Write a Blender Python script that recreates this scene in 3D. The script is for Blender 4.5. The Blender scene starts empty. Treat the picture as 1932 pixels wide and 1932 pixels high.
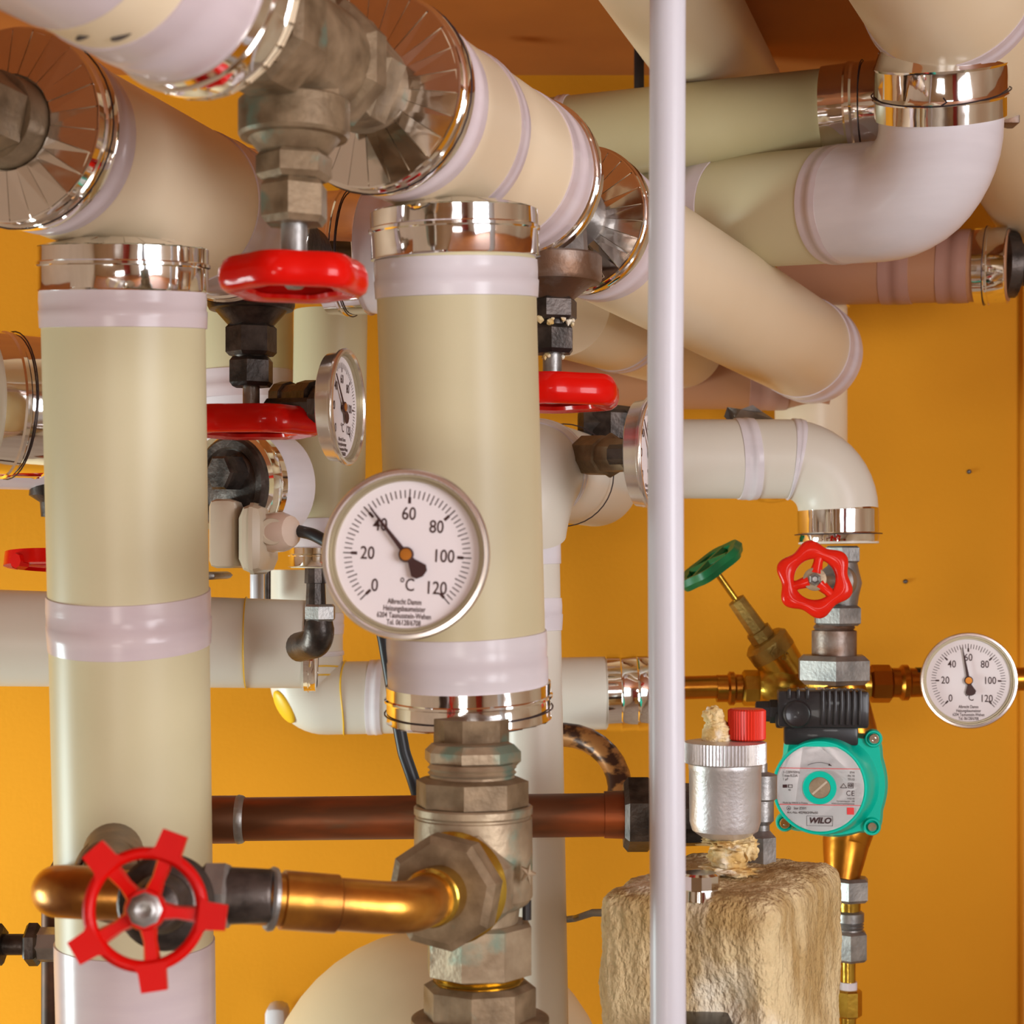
import bpy, bmesh, math, random
from mathutils import Vector, Matrix, noise
random.seed(7)
SC = bpy.context.scene
COL = SC.collection
F = 3400.0            # focal length in pixels of the 1932 px frame
CX, CY = 966.0, 1066.0
H = 1.5               # camera height

# ------------------------------------------------------------------ camera, world, lights, exposure
cam_d = bpy.data.cameras.new('camera')
cam_d.sensor_width = 36.0
cam_d.lens = 36.0 * F / 1932.0
cam_d.shift_y = (CY - 966.0) / 1932.0
cam_d.clip_start = 0.05
cam = bpy.data.objects.new('camera', cam_d); COL.objects.link(cam)
cam.location = (0, 0, H); cam.rotation_euler = (math.pi / 2, 0, 0)
SC.camera = cam
cam_d.dof.use_dof = True
cam_d.dof.focus_distance = 1.28
cam_d.dof.aperture_fstop = 16.0

w = bpy.data.worlds.new('world'); SC.world = w; w.use_nodes = True
w.node_tree.nodes['Background'].inputs[0].default_value = (1.0, 0.95, 0.88, 1)
w.node_tree.nodes['Background'].inputs[1].default_value = 0.6

def area(name, loc, target, sx, sy, power, col, spread=180):
    d = bpy.data.lights.new(name, 'AREA'); d.shape = 'RECTANGLE'; d.size = sx; d.size_y = sy
    d.energy = power; d.color = col; d.spread = math.radians(spread)
    o = bpy.data.objects.new(name, d); COL.objects.link(o)
    o.location = loc
    v = Vector(target) - Vector(loc)
    o.rotation_euler = v.to_track_quat('-Z', 'Y').to_euler()
    return o
area('added_window_beam', (0.33, -2.30, 1.84), (-0.52, 1.95, 1.10), 0.60, 0.26, 0.45, (1.0, 0.97, 0.94), 42)  # narrow extra beam, added to brighten the lower-left wall
area('window_daylight_wide', (0.33, -2.31, 1.84), (0.0, 1.9, 1.4), 0.60, 0.26, 1.5, (1.0, 0.95, 0.90))
area('added_low_fill', (-0.55, -2.31, 0.72), (-0.1, 1.3, 1.8), 0.62, 0.85, 17, (1.0, 0.93, 0.85))  # added fill from below for the pipe undersides, its window is made up
area('side_window_daylight', (1.24, -0.28, 1.58), (0.0, 1.15, 1.58), 0.9, 0.8, 21.0, (0.94, 0.95, 1.0), 150)
area('added_left_fill', (-1.66, 1.30, 0.95), (-0.35, 1.95, 1.05), 0.5, 0.6, 17, (0.82, 1.0, 1.0), 120)  # added fill for the lower-left wall, its window is made up

SC.view_settings.view_transform = 'Standard'
SC.view_settings.look = 'None'
SC.view_settings.gamma = 1.0
SC.view_settings.exposure = 0.03
SC.cycles.max_bounces = 8
SC.cycles.use_denoising = True

# ------------------------------------------------------------------ materials
MATS = {}
def mat(name, c1, c2=None, rough=0.4, metal=0.0, scale=20.0, bump=0.0, bscale=60.0, c3=None, t3=0.6,
        coat=0.0, detail=4.0, spec=0.28, mixlo=0.4, mixhi=0.6, rvar=0.0, bdist=0.002, stretch=None, sss=0.0):
    if name in MATS: return MATS[name]
    m = bpy.data.materials.new(name); m.use_nodes = True; MATS[name] = m
    nt = m.node_tree; N = nt.nodes; L = nt.links
    b = N['Principled BSDF']
    b.inputs['Base Color'].default_value = (*c1, 1)
    b.inputs['Roughness'].default_value = rough
    b.inputs['Metallic'].default_value = metal
    b.inputs['Coat Weight'].default_value = coat
    b.inputs['Coat Roughness'].default_value = 0.06
    b.inputs['Specular IOR Level'].default_value = spec
    tc = N.new('ShaderNodeTexCoord')
    src = tc.outputs['Object']
    if stretch:
        mp = N.new('ShaderNodeMapping'); mp.inputs['Scale'].default_value = stretch
        L.new(src, mp.inputs[0]); src = mp.outputs[0]
    if c2 is not None:
        n = N.new('ShaderNodeTexNoise'); n.inputs['Scale'].default_value = scale; n.inputs['Detail'].default_value = detail
        L.new(src, n.inputs['Vector'])
        r = N.new('ShaderNodeValToRGB')
        r.color_ramp.elements[0].position = mixlo; r.color_ramp.elements[0].color = (*c1, 1)
        r.color_ramp.elements[1].position = mixhi; r.color_ramp.elements[1].color = (*c2, 1)
        L.new(n.outputs['Fac'], r.inputs[0])
        out = r.outputs[0]
        if c3 is not None:
            n3 = N.new('ShaderNodeTexNoise'); n3.inputs['Scale'].default_value = scale * 0.6; n3.inputs['Detail'].default_value = 6
            mp3 = N.new('ShaderNodeMapping'); mp3.inputs['Location'].default_value = (3.1, 1.7, 5.3)
            L.new(src, mp3.inputs[0]); L.new(mp3.outputs[0], n3.inputs['Vector'])
            r3 = N.new('ShaderNodeValToRGB'); r3.color_ramp.elements[0].position = t3 - 0.03; r3.color_ramp.elements[1].position = t3 + 0.06
            L.new(n3.outputs['Fac'], r3.inputs[0])
            mx = N.new('ShaderNodeMix'); mx.data_type = 'RGBA'
            L.new(r3.outputs[0], mx.inputs[0]); L.new(out, mx.inputs[6]); mx.inputs[7].default_value = (*c3, 1)
            out = mx.outputs[2]
        L.new(out, b.inputs['Base Color'])
        if rvar:
            mr = N.new('ShaderNodeMapRange'); mr.inputs[3].default_value = rough - rvar; mr.inputs[4].default_value = rough + rvar
            L.new(n.outputs['Fac'], mr.inputs[0]); L.new(mr.outputs[0], b.inputs['Roughness'])
    if bump:
        nb = N.new('ShaderNodeTexNoise'); nb.inputs['Scale'].default_value = bscale; nb.inputs['Detail'].default_value = 3
        L.new(src, nb.inputs['Vector'])
        bp = N.new('ShaderNodeBump'); bp.inputs['Strength'].default_value = bump; bp.inputs['Distance'].default_value = bdist
        L.new(nb.outputs['Fac'], bp.inputs['Height']); L.new(bp.outputs[0], b.inputs['Normal'])
        if coat: L.new(bp.outputs[0], b.inputs['Coat Normal'])
    return m

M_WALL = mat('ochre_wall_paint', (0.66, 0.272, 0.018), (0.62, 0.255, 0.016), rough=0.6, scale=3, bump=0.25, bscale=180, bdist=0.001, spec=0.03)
M_WALLW = mat('off_white_wall_paint', (0.66, 0.58, 0.46), (0.62, 0.54, 0.42), rough=0.6, scale=3)
M_JACD = mat('shade_dark_olive_jacket', (0.46, 0.38, 0.22), (0.43, 0.35, 0.19), rough=0.4, scale=6)  # olive cream, darkened in the colour for the shade under the ceiling
M_TAPD = mat('shade_dark_mauve_tape', (0.40, 0.21, 0.16), rough=0.35)  # mauve tape colour darkened like the shaded pipes it wraps
M_OCHP = mat('shade_dark_ochre_mauve_pipe', (0.46, 0.22, 0.10), (0.42, 0.20, 0.11), rough=0.4, scale=5)  # ochre mauve base, its dark tone stands in for shade on the back pipes
M_REDL = mat('matt_red_enamel', (0.60, 0.004, 0.002), (0.54, 0.003, 0.002), rough=0.38, scale=12, bump=0.15, bscale=45, spec=0.12, coat=0.08)
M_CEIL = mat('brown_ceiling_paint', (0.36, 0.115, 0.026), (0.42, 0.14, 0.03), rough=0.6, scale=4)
M_JACK = mat('cream_pipe_jacket', (0.60, 0.53, 0.34), (0.57, 0.50, 0.31), rough=0.38, scale=6, bump=0.06, bscale=500, bdist=0.0005)
M_JACW = mat('white_pipe_jacket', (0.68, 0.64, 0.56), (0.65, 0.60, 0.51), rough=0.35, scale=5, bump=0.08, bscale=60, bdist=0.001)
M_JACO = mat('pink_cream_pipe_jacket', (0.80, 0.66, 0.47), (0.76, 0.62, 0.43), rough=0.35, scale=5, bump=0.04, bscale=40, bdist=0.001)
M_TAPE = mat('mauve_sealing_tape', (0.62, 0.52, 0.53), (0.58, 0.48, 0.50), rough=0.22, scale=10, bump=0.15, bscale=25, bdist=0.001, stretch=(1, 1, 6))
M_TAPW = mat('white_sealing_tape', (0.70, 0.65, 0.68), (0.66, 0.61, 0.64), rough=0.25, scale=10, bump=0.15, bscale=25, bdist=0.001, stretch=(1, 1, 6))
M_SEAM = mat('tape_edge_shadow_line', (0.45, 0.36, 0.36), rough=0.5)
M_FOIL = mat('mirror_foil', (0.95, 0.94, 0.93), rough=0.07, metal=1.0, bump=0.30, bscale=16, bdist=0.004)
M_FOILF = mat('mirror_foil_pleats', (0.85, 0.80, 0.76), rough=0.10, metal=1.0, bump=0.22, bscale=22, bdist=0.003)
M_BRZ = mat('aged_bronze', (0.13, 0.085, 0.045), (0.30, 0.21, 0.125), rough=0.5, metal=0.35, scale=70, detail=8, bump=0.3, bscale=300, mixlo=.3, mixhi=.72,
            c3=(0.14, 0.18, 0.13), t3=0.66, rvar=0.12, bdist=0.001)
M_BRZP = mat('bronze_with_verdigris', (0.22, 0.15, 0.09), (0.46, 0.36, 0.24), rough=0.45, metal=0.45, scale=48, detail=8, mixlo=.3, mixhi=.7, bump=0.4, bscale=220,
            c3=(0.19, 0.25, 0.19), t3=0.60, rvar=0.12, bdist=0.001)
M_IRON = mat('dark_iron', (0.035, 0.028, 0.024), (0.09, 0.07, 0.06), rough=0.38, metal=0.6, scale=60, bump=0.3, bscale=300, rvar=0.1, bdist=0.001)
M_STEEL = mat('dull_grey_steel', (0.24, 0.23, 0.22), (0.36, 0.34, 0.32), rough=0.42, metal=0.8, scale=50, bump=0.3, bscale=400, rvar=0.1, bdist=0.0006)
M_RUST = mat('rusty_cast_steel', (0.16, 0.085, 0.05), (0.27, 0.22, 0.19), rough=0.45, metal=0.6, scale=35, bump=0.3, bscale=250, bdist=0.001)
M_CHR = mat('chrome', (0.85, 0.84, 0.82), rough=0.10, metal=1.0)
M_ALU = mat('cast_aluminium', (0.66, 0.64, 0.65), (0.55, 0.52, 0.50), rough=0.40, metal=0.75, scale=30, bump=0.3, bscale=420, c3=(0.62, 0.52, 0.30), t3=0.64, bdist=0.0007)
M_COP = mat('bright_copper', (0.60, 0.27, 0.045), (0.26, 0.10, 0.03), rough=0.30, metal=0.9, scale=26, detail=6, mixlo=.42, mixhi=.68, bump=0.15, bscale=60, rvar=0.08)
M_COPD = mat('tarnished_copper', (0.36, 0.085, 0.022), (0.12, 0.045, 0.018), rough=0.42, metal=0.6, spec=.3, scale=28, bump=0.15, bscale=80, c3=(0.12, 0.12, 0.07), t3=0.62, stretch=(0.25, 1, 1), rvar=0.1)
M_DKC = mat('blackened_copper', (0.10, 0.04, 0.018), (0.045, 0.022, 0.012), rough=0.5, metal=0.4, scale=40)
M_COPW = mat('amber_copper', (0.50, 0.20, 0.02), (0.36, 0.13, 0.015), rough=0.28, metal=0.9, scale=25, bump=0.1, bscale=90)
M_BRS = mat('golden_brass', (0.62, 0.40, 0.06), (0.48, 0.29, 0.04), rough=0.26, metal=0.95, scale=30, bump=0.2, bscale=90)
M_BRSD = mat('matt_brass_casting', (0.50, 0.35, 0.10), (0.38, 0.26, 0.08), rough=0.42, metal=0.85, scale=60, bump=0.6, bscale=300, bdist=0.001)
M_RED = mat('red_enamel', (0.62, 0.006, 0.003), (0.56, 0.005, 0.003), rough=0.22, scale=12, coat=0.22, bump=0.12, bscale=45, spec=0.1)
M_REDB = mat('bright_red_enamel', (0.74, 0.02, 0.008), (0.68, 0.016, 0.006), rough=0.22, scale=12, coat=0.2, bump=0.08, bscale=45, spec=0.1)
M_REDP = mat('red_cap_plastic', (0.68, 0.03, 0.012), rough=0.35)
M_GRN = mat('green_enamel', (0.012, 0.17, 0.055), (0.01, 0.13, 0.045), rough=0.35, scale=20)
M_TEAL = mat('teal_paint', (0.0, 0.55, 0.40), (0.0, 0.51, 0.37), rough=0.3, scale=6, coat=0.12, spec=.15)
M_BLK = mat('black_plastic', (0.020, 0.017, 0.018), (0.028, 0.024, 0.025), rough=0.35, scale=30, coat=0.15)
M_CABLE = mat('black_cable_rubber', (0.018, 0.018, 0.02), rough=0.4)
M_POLE = mat('pale_grey_lacquer', (0.58, 0.56, 0.60), (0.55, 0.53, 0.57), rough=0.30, scale=8, bump=0.04, bscale=40)
M_BEI = mat('beige_plastic', (0.60, 0.50, 0.38), (0.56, 0.46, 0.34), rough=0.35, scale=9)
M_BEIP = mat('pinkish_beige_plastic', (0.66, 0.50, 0.40), rough=0.3, coat=0.3)
M_DIAL = mat('gauge_dial_white', (0.84, 0.77, 0.78), rough=0.5)
M_BEZ = mat('gauge_bezel_metal', (0.80, 0.74, 0.70), rough=0.22, metal=0.9)
M_BEZI = mat('gauge_inner_ring', (0.42, 0.36, 0.24), rough=0.35, metal=0.5)
M_INK = mat('dark_print', (0.05, 0.018, 0.018), rough=0.5)
M_INKR = mat('red_print', (0.75, 0.05, 0.05), rough=0.5)
M_PIN = mat('copper_gauge_pin', (0.55, 0.20, 0.03), rough=0.35, metal=0.6)
M_LBL = mat('pump_label', (0.92, 0.87, 0.87), rough=0.6, spec=0.08)
M_TANK = mat('tank_cream_coat', (0.62, 0.50, 0.33), (0.56, 0.44, 0.28), rough=0.5, scale=5, bump=0.1, bscale=20)
M_CRUST = mat('limescale_crust', (0.78, 0.62, 0.34), (0.62, 0.40, 0.14), rough=0.85, scale=90, bump=0.9, bscale=200, c3=(0.86, 0.78, 0.62), t3=0.55)
M_WOOL = mat('mineral_wool', (0.68, 0.53, 0.30), (0.44, 0.29, 0.12), rough=0.95, scale=24, bump=1.0, bscale=300, c3=(0.84, 0.75, 0.58), t3=0.57, bdist=0.004, detail=10, stretch=(1, 1, .6), spec=.15)
M_WIRE = mat('thin_dark_wire', (0.05, 0.035, 0.04), rough=0.4, metal=0.5)
M_YEL = mat('yellow_sealant', (0.80, 0.48, 0.02), rough=0.4)
M_DOOR = mat('added_door_dark_red', (0.50, 0.05, 0.02), rough=0.45)
M_FRAME = mat('white_window_frame', (0.70, 0.68, 0.64), rough=0.4)
M_FLOOR = mat('grey_concrete_floor', (0.45, 0.41, 0.36), (0.40, 0.36, 0.31), rough=0.7, scale=5)
M_TRIM = mat('ochre_door_casing', (0.58, 0.22, 0.015), rough=0.4)
M_BARK = mat('mottled_brown_hose', (0.30, 0.13, 0.04), (0.04, 0.015, 0.008), rough=0.35, scale=60, stretch=(1, .4, 1.6), mixlo=0.45, mixhi=0.55, metal=0.3)

def glass_mat():
    m = bpy.data.materials.new('gauge_glass'); m.use_nodes = True
    nt = m.node_tree; N = nt.nodes; L = nt.links
    N.remove(N['Principled BSDF'])
    t = N.new('ShaderNodeBsdfTransparent'); g = N.new('ShaderNodeBsdfGlossy'); g.inputs['Roughness'].default_value = 0.02
    mx = N.new('ShaderNodeMixShader')
    mx.inputs[0].default_value = 0.045; L.new(t.outputs[0], mx.inputs[1]); L.new(g.outputs[0], mx.inputs[2])
    L.new(mx.outputs[0], N['Material Output'].inputs[0])
    return m
M_GLASS = glass_mat()

# ------------------------------------------------------------------ helpers
def P(px, py, D):
    return Vector(((px - CX) / F * D, D, H + (CY - py) / F * D))
MW = {}
def thing(name, label, cat, loc=(0, 0, 0), rot=None, group=None):
    o = bpy.data.objects.new(name, None); COL.objects.link(o)
    o.empty_display_size = 0.02
    m = Matrix.Translation(Vector(loc))
    if rot is not None: m = m @ rot.to_4x4()
    o.location = Vector(loc)
    if rot is not None: o.rotation_euler = rot.to_euler()
    MW[o.name] = m
    o['label'] = label; o['category'] = cat
    if group: o['group'] = group
    return o
def part(name, bm, m, parent=None, local=False, flat=False, ang=38, label=None):
    if parent is not None:
        if not local:
            bm.transform(MW[parent.name].inverted())
    bmesh.ops.recalc_face_normals(bm, faces=bm.faces)
    me = bpy.data.meshes.new(name); bm.to_mesh(me); bm.free()
    me.materials.append(m)
    me.polygons.foreach_set('use_smooth', [not flat] * len(me.polygons))
    if not flat: me.set_sharp_from_angle(angle=math.radians(ang))
    o = bpy.data.objects.new(name, me); COL.objects.link(o)
    if parent is not None:
        o.parent = parent; MW[o.name] = MW[parent.name]
    if label: o['label'] = label
    return o
def single(name, bm, m, label, cat, group=None, ang=38, flat=False):
    o = part(name, bm, m, None, ang=ang, flat=flat); o['label'] = label; o['category'] = cat
    if group: o['group'] = group
    return o
def struct(name, bm, m):
    o = part(name, bm, m, None); o['kind'] = 'structure'; return o
def box(bm, lo, hi, M=None, bev=0.0):
    r = bmesh.ops.create_cube(bm, size=1.0)
    lo = Vector(lo); hi = Vector(hi); c = (lo + hi) / 2; s = hi - lo
    for v in r['verts']:
        v.co = Vector((v.co.x * s.x, v.co.y * s.y, v.co.z * s.z)) + c
    if bev:
        es = list({e for v in r['verts'] for e in v.link_edges})
        rr = bmesh.ops.bevel(bm, geom=es, offset=bev, segments=2, affect='EDGES', profile=0.5)
        vs = list({v for f in rr['faces'] for v in f.verts} | {v for v in r['verts'] if v.is_valid})
    else: vs = r['verts']
    if M is not None:
        for v in vs: v.co = M @ v.co
    return vs

class Path:
    def __init__(self, pts, bend=0.0, seg=12):
        pts = [Vector(p) for p in pts]
        if bend and len(pts) > 2:
            bends = bend if isinstance(bend, (list, tuple)) else [bend] * (len(pts) - 2)
            out = [pts[0]]
            for i in range(1, len(pts) - 1):
                a, b, c = pts[i - 1], pts[i], pts[i + 1]
                u = (a - b).normalized(); v = (c - b).normalized()
                th = u.angle(v); R = bends[i - 1]
                t = R / math.tan(th / 2)
                t = min(t, (a - b).length * 0.98, (c - b).length * 0.98); R = t * math.tan(th / 2)
                bis = (u + v).normalized(); cen = b + bis * (R / math.sin(th / 2))
                s = b + u * t - cen; e = b + v * t - cen
                ax = s.cross(e).normalized(); tot = s.angle(e)
                for k in range(seg + 1):
                    out.append(cen + Matrix.Rotation(tot * k / seg, 3, ax) @ s)
            out.append(pts[-1]); pts = out
        self.p = [pts[0]]
        for q in pts[1:]:
            if (q - self.p[-1]).length > 1e-6: self.p.append(q)
        self.s = [0.0]
        for a, b in zip(self.p, self.p[1:]): self.s.append(self.s[-1] + (b - a).length)
        self.L = self.s[-1]
        n = len(self.p); self.t = []
        for i in range(n):
            a = self.p[max(i - 1, 0)]; b = self.p[min(i + 1, n - 1)]
            self.t.append((b - a).normalized())
        t0 = self.t[0]
        ref = Vector((0, 0, 1)) if abs(t0.z) < 0.9 else Vector((0, -1, 0))
        u = (ref - t0 * ref.dot(t0)).normalized(); self.u = [u]
        for i in range(1, n):
            u = (u - self.t[i] * u.dot(self.t[i])).normalized(); self.u.append(u)
    def at(self, s):
        if s <= 0: return self.p[0] + self.t[0] * s, self.t[0], self.u[0]
        if s >= self.L: return self.p[-1] + self.t[-1] * (s - self.L), self.t[-1], self.u[-1]
        i = 0
        while self.s[i + 1] < s: i += 1
        f = (s - self.s[i]) / (self.s[i + 1] - self.s[i])
        t = self.t[i].lerp(self.t[i + 1], f).normalized(); u = self.u[i].lerp(self.u[i + 1], f)
        u = (u - t * u.dot(t)).normalized()
        return self.p[i].lerp(self.p[i + 1], f), t, u

def sweep(bm, path, st, n=48, rot=0.0, slant=0.0, sphase=0.0, cap=True, wob=0.0, dense=0.012):
    """st: list of (s, r). Rings along the path."""
    full = []
    for (s0, r0), (s1, r1) in zip(st, st[1:]):
        full.append((s0, r0))
        inner = [q for q in path.s if s0 + 1e-5 < q < s1 - 1e-5] if s1 > s0 else []
        for q in inner:
            full.append((q, r0 + (r1 - r0) * (q - s0) / (s1 - s0)))
    full.append(st[-1])
    rings = []
    for (s, r) in full:
        if r <= 1e-7:
            c, t, u = path.at(s); rings.append([bm.verts.new(c)]); continue
        ring = []
        for k in range(n):
            a = 2 * math.pi * k / n + rot
            ss = s + slant * math.cos(a + sphase)
            c, t, u = path.at(ss); v = t.cross(u)
            rr = r
            if wob: rr += wob * noise.noise(Vector((math.cos(a) * 2, math.sin(a) * 2, s * 60)))
            ring.append(bm.verts.new(c + (u * math.cos(a) + v * math.sin(a)) * rr))
        rings.append(ring)
    for A, B in zip(rings, rings[1:]):
        if len(A) == 1 and len(B) == 1: continue
        if len(A) == 1:
            for k in range(n): bm.faces.new((A[0], B[(k + 1) % n], B[k]))
        elif len(B) == 1:
            for k in range(n): bm.faces.new((A[k], A[(k + 1) % n], B[0]))
        else:
            for k in range(n): bm.faces.new((A[k], A[(k + 1) % n], B[(k + 1) % n], B[k]))
    if cap:
        if len(rings[0]) > 1: bm.faces.new(list(reversed(rings[0])))
        if len(rings[-1]) > 1: bm.faces.new(rings[-1])
    return rings

def lathe(bm, o, ax, prof, n=40, rot=0.0, cap=True):
    ax = Vector(ax).normalized(); o = Vector(o)
    p = Path([o, o + ax * 1.0])
    return sweep(bm, p, prof, n=n, rot=rot, cap=cap)
def hexa(bm, o, ax, s0, s1, r, n=6, rot=0.0, ch=0.12):
    d = min(r * ch, (s1 - s0) * 0.4)
    ax = Vector(ax).normalized(); o = Vector(o)
    # chamfered prism: inner face circle slightly smaller
    lathe(bm, o, ax, [(s0, r * 0.86), (s0 + d, r), (s1 - d, r), (s1, r * 0.86)], n=n, rot=rot)
def vprof(bm, x, D, prof, n=40, rot=0.0, x2=None):
    """vertical lathe given in pixels: [(y, half width)] top to bottom at depth D"""
    k = D / F
    o = P(x, prof[0][0], D); e = P(x if x2 is None else x2, prof[-1][0], D)
    ax = (e - o).normalized(); y0 = prof[0][0]
    lathe(bm, o, ax, [((y - y0) * k, w_ * k) for (y, w_) in prof], n=n, rot=rot)
def vhex(bm, x, D, y0, y1, w_, n=6, rot=0.0, ch=0.14):
    k = D / F
    hexa(bm, P(x, y0, D), (0, 0, -1), 0, (y1 - y0) * k, w_ * k, n=n, rot=rot, ch=ch)
def hprof(bm, y, D, prof, n=40, rot=0.0, D2=None, y2=None):
    k = D / F
    o = P(prof[0][0], y, D); e = P(prof[-1][0], y if y2 is None else y2, D if D2 is None else D2)
    ax = (e - o); Lw = ax.length; x0 = prof[0][0]; x1 = prof[-1][0]
    lathe(bm, o, ax, [((x - x0) / (x1 - x0) * Lw, w_ * k) for (x, w_) in prof], n=n, rot=rot)
def ringsweep(bm, o, ax, R, prof, lobes=0, amp=0.0, n=96, phase=0.0, up=None, outer=False):
    drm = max(abs(q[0]) for q in prof)
    """closed ring about ax: prof = closed loop of (dr, dz)"""
    ax = Vector(ax).normalized(); o = Vector(o)
    ref = Vector(up) if up is not None else (Vector((0, 0, 1)) if abs(ax.z) < 0.9 else Vector((0, -1, 0)))
    u = (ref - ax * ref.dot(ax)).normalized(); v = ax.cross(u)
    rows = []
    for i in range(n):
        a = 2 * math.pi * i / n
        rad = R * (1 + amp * math.cos(lobes * (a - phase)))
        d = u * math.cos(a) + v * math.sin(a)
        rows.append([bm.verts.new(o + d * ((rad if not outer else R + (rad - R) * (.5 + .5 * dr / drm)) + dr) + ax * dz) for dr, dz in prof])
    m = len(prof)
    for i in range(n):
        A, B = rows[i], rows[(i + 1) % n]
        for j in range(m):
            bm.faces.new((A[j], A[(j + 1) % m], B[(j + 1) % m], B[j]))
def circprof(rr, rz, n=12):
    return [(rr * math.cos(2 * math.pi * k / n), rz * math.sin(2 * math.pi * k / n)) for k in range(n)]
def NB(): return bmesh.new()
def tube(bm, pts, r, bend=0.0, n=16):
    p = Path(pts, bend); sweep(bm, p, [(0, r), (p.L, r)], n=n); return p

# ---- insulated pipe with its tape bands, foil collars and wires
def pipe(name, label, cat, pts, r, bend=0.0, jacket=None, tapes=(), foils=(), wires=(), faces=(), cap0=True, cap1=True,
         r1=None, group=None, seams=(), jname='jacket', round_end=False, round_start=False):
    jacket = jacket or M_JACK
    p = Path(pts, bend)
    root = thing(name, label, cat, p.p[0], group=group)
    bm = NB()
    st = [(0, r), (p.L, r1 or r)]
    if round_end:
        re = r1 or r
        st = st[:-1] + [(p.L - re * 0.5 + re * 1.0 * (math.sin(a) - 0.5 + 0.5) * 0.5, re * math.cos(a)) for a in [0, .3, .6, .85, 1.1, 1.3, 1.45]] + [(p.L, 0.0)]
    sweep(bm, p, st, n=64)
    part(jname, bm, jacket, root)
    def rad(s):
        f = min(max(s / p.L, 0), 1); return r + ((r1 or r) - r) * f
    for tp in tapes:
        s0, s1 = tp[0], tp[1]; sl = tp[2] if len(tp) > 2 else 0.0; m = tp[3] if len(tp) > 3 else M_TAPE
        ra, rb = rad(s0), rad(s1); e = 0.0009
        st = [(s0, ra - 0.0006), (s0 + 0.0004, ra + e)]
        k = 4 if s1 - s0 < .1 else 1
        for q in range(1, k):
            sm = s0 + (s1 - s0) * q / k + random.uniform(-.1, .1) * (s1 - s0) / k
            rm = rad(sm) + e
            if q % 2 == 0: st += [(sm, rm), (sm + 0.0005, rm + 0.0006)]
            else: st.append((sm, rm + 0.0003))
        st += [(s1 - 0.0004, rb + e), (s1, rb - 0.0006)]
        bm = NB(); sweep(bm, p, st, n=64, slant=sl, sphase=random.uniform(0, 6), cap=False, wob=0.0005)
        part('tape_band', bm, m, root, ang=60)
    for s0, s1 in foils:
        ra = rad((s0 + s1) / 2); d = s1 - s0
        e = 0.0022
        st = [(s0, ra - .0006), (s0 + .0006, ra + e), (s0 + d * .33, ra + e), (s0 + d * .36, ra + e + .0012), (s0 + d * .42, ra + e + .0012), (s0 + d * .45, ra + e),
              (s1 - .002, ra + e), (s1 - .0008, ra + e + .0006), (s1, ra - .0006)]
        bm = NB(); sweep(bm, p, st, n=72, cap=False, wob=0.0007)
        part('foil_collar', bm, M_FOIL, root, ang=30)
    for s in wires:
        bm = NB()
        rr = rad(s) + 0.0035; pts_ = []
        for k in range(41):
            a = 2 * math.pi * k / 40
            c, t, u = p.at(s + 0.0012 * math.sin(a * 1.0 + 1)); v = t.cross(u)
            pts_.append(c + (u * math.cos(a) + v * math.sin(a)) * (rr))
        pp = Path(pts_); sweep(bm, pp, [(0, .0005), (pp.L, .0005)], n=6)
        part('wire', bm, M_WIRE, root)
    for fc in faces:       # (s, r_outer, r_inner, sign)
        s, ro, ri, sg = fc
        c, t, u = p.at(s); v = t.cross(u); bm = NB(); n = 26
        inner = []; outer = []
        for k in range(n):
            a = 2 * math.pi * k / n
            d = u * math.cos(a) + v * math.sin(a)
            outer.append((c + d * ro, c + d * ro + t * sg * random.uniform(.0002, .0022)))
            inner.append(c + d * ri + t * sg * random.uniform(.003, .0045))
        for k in range(n):
            a0 = 2 * math.pi * (k + .04) / n; a1 = 2 * math.pi * (k + 1.0) / n
            z0, z1, z2, z3 = [random.uniform(-.0004, .0004) for _ in range(4)]
            d0 = u * math.cos(a0) + v * math.sin(a0); d1 = u * math.cos(a1) + v * math.sin(a1)
            q = [c + d0 * ro + t * sg * (z0), c + d1 * ro + t * sg * (z1), c + d1 * ri + t * sg * (.0045 + z2), c + d0 * ri + t * sg * (.0045 + z3)]
            dn = d0 * ro + c - t * sg * .003; dni = d0 * ri + c - t * sg * .003
            bm.faces.new([bm.verts.new(x) for x in q])
            bm.faces.new([bm.verts.new(x) for x in (q[0], q[3], dni, dn)])
        part('foil_end_pleats', bm, M_FOILF, root, flat=True)
    return root, p

# ------------------------------------------------------------------ the room shell
YB, ZC = 1.95, H + 0.53
bm = NB(); box(bm, (-1.7, YB, 0), (1.27, YB + 0.1, ZC)); struct('wall_back', bm, M_WALL)

def wall_with_holes(name, axis, lo, hi, holes, m):
    """wall split into boxes around rectangular holes (a0,a1,z0,z1), holes sorted along a"""
    bm = NB(); a = lo[0] if axis == 'x' else lo[1]; aend = hi[0] if axis == 'x' else hi[1]
    def b(a0, a1, z0, z1):
        if a1 - a0 < 1e-4 or z1 - z0 < 1e-4: return
        if axis == 'x': box(bm, (a0, lo[1], z0), (a1, hi[1], z1))
        else: box(bm, (lo[0], a0, z0), (hi[0], a1, z1))
    for (h0, h1, z0, z1) in holes:
        b(a, h0, lo[2], hi[2]); b(h0, h1, lo[2], z0); b(h0, h1, z1, hi[2]); a = h1
    b(a, aend, lo[2], hi[2])
    struct(name, bm, m)
wall_with_holes('wall_front', 'x', (-1.8, -2.5, 0), (1.27, -2.4, ZC), [(-0.90, -0.20, 0.25, 1.20), (0.0, 0.66, 1.68, 2.0)], M_WALLW)
wall_with_holes('wall_left', 'y', (-1.8, -2.5, 0), (-1.7, YB + .1, ZC), [(1.02, 1.58, 0.62, 1.28)], M_WALLW)
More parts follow.
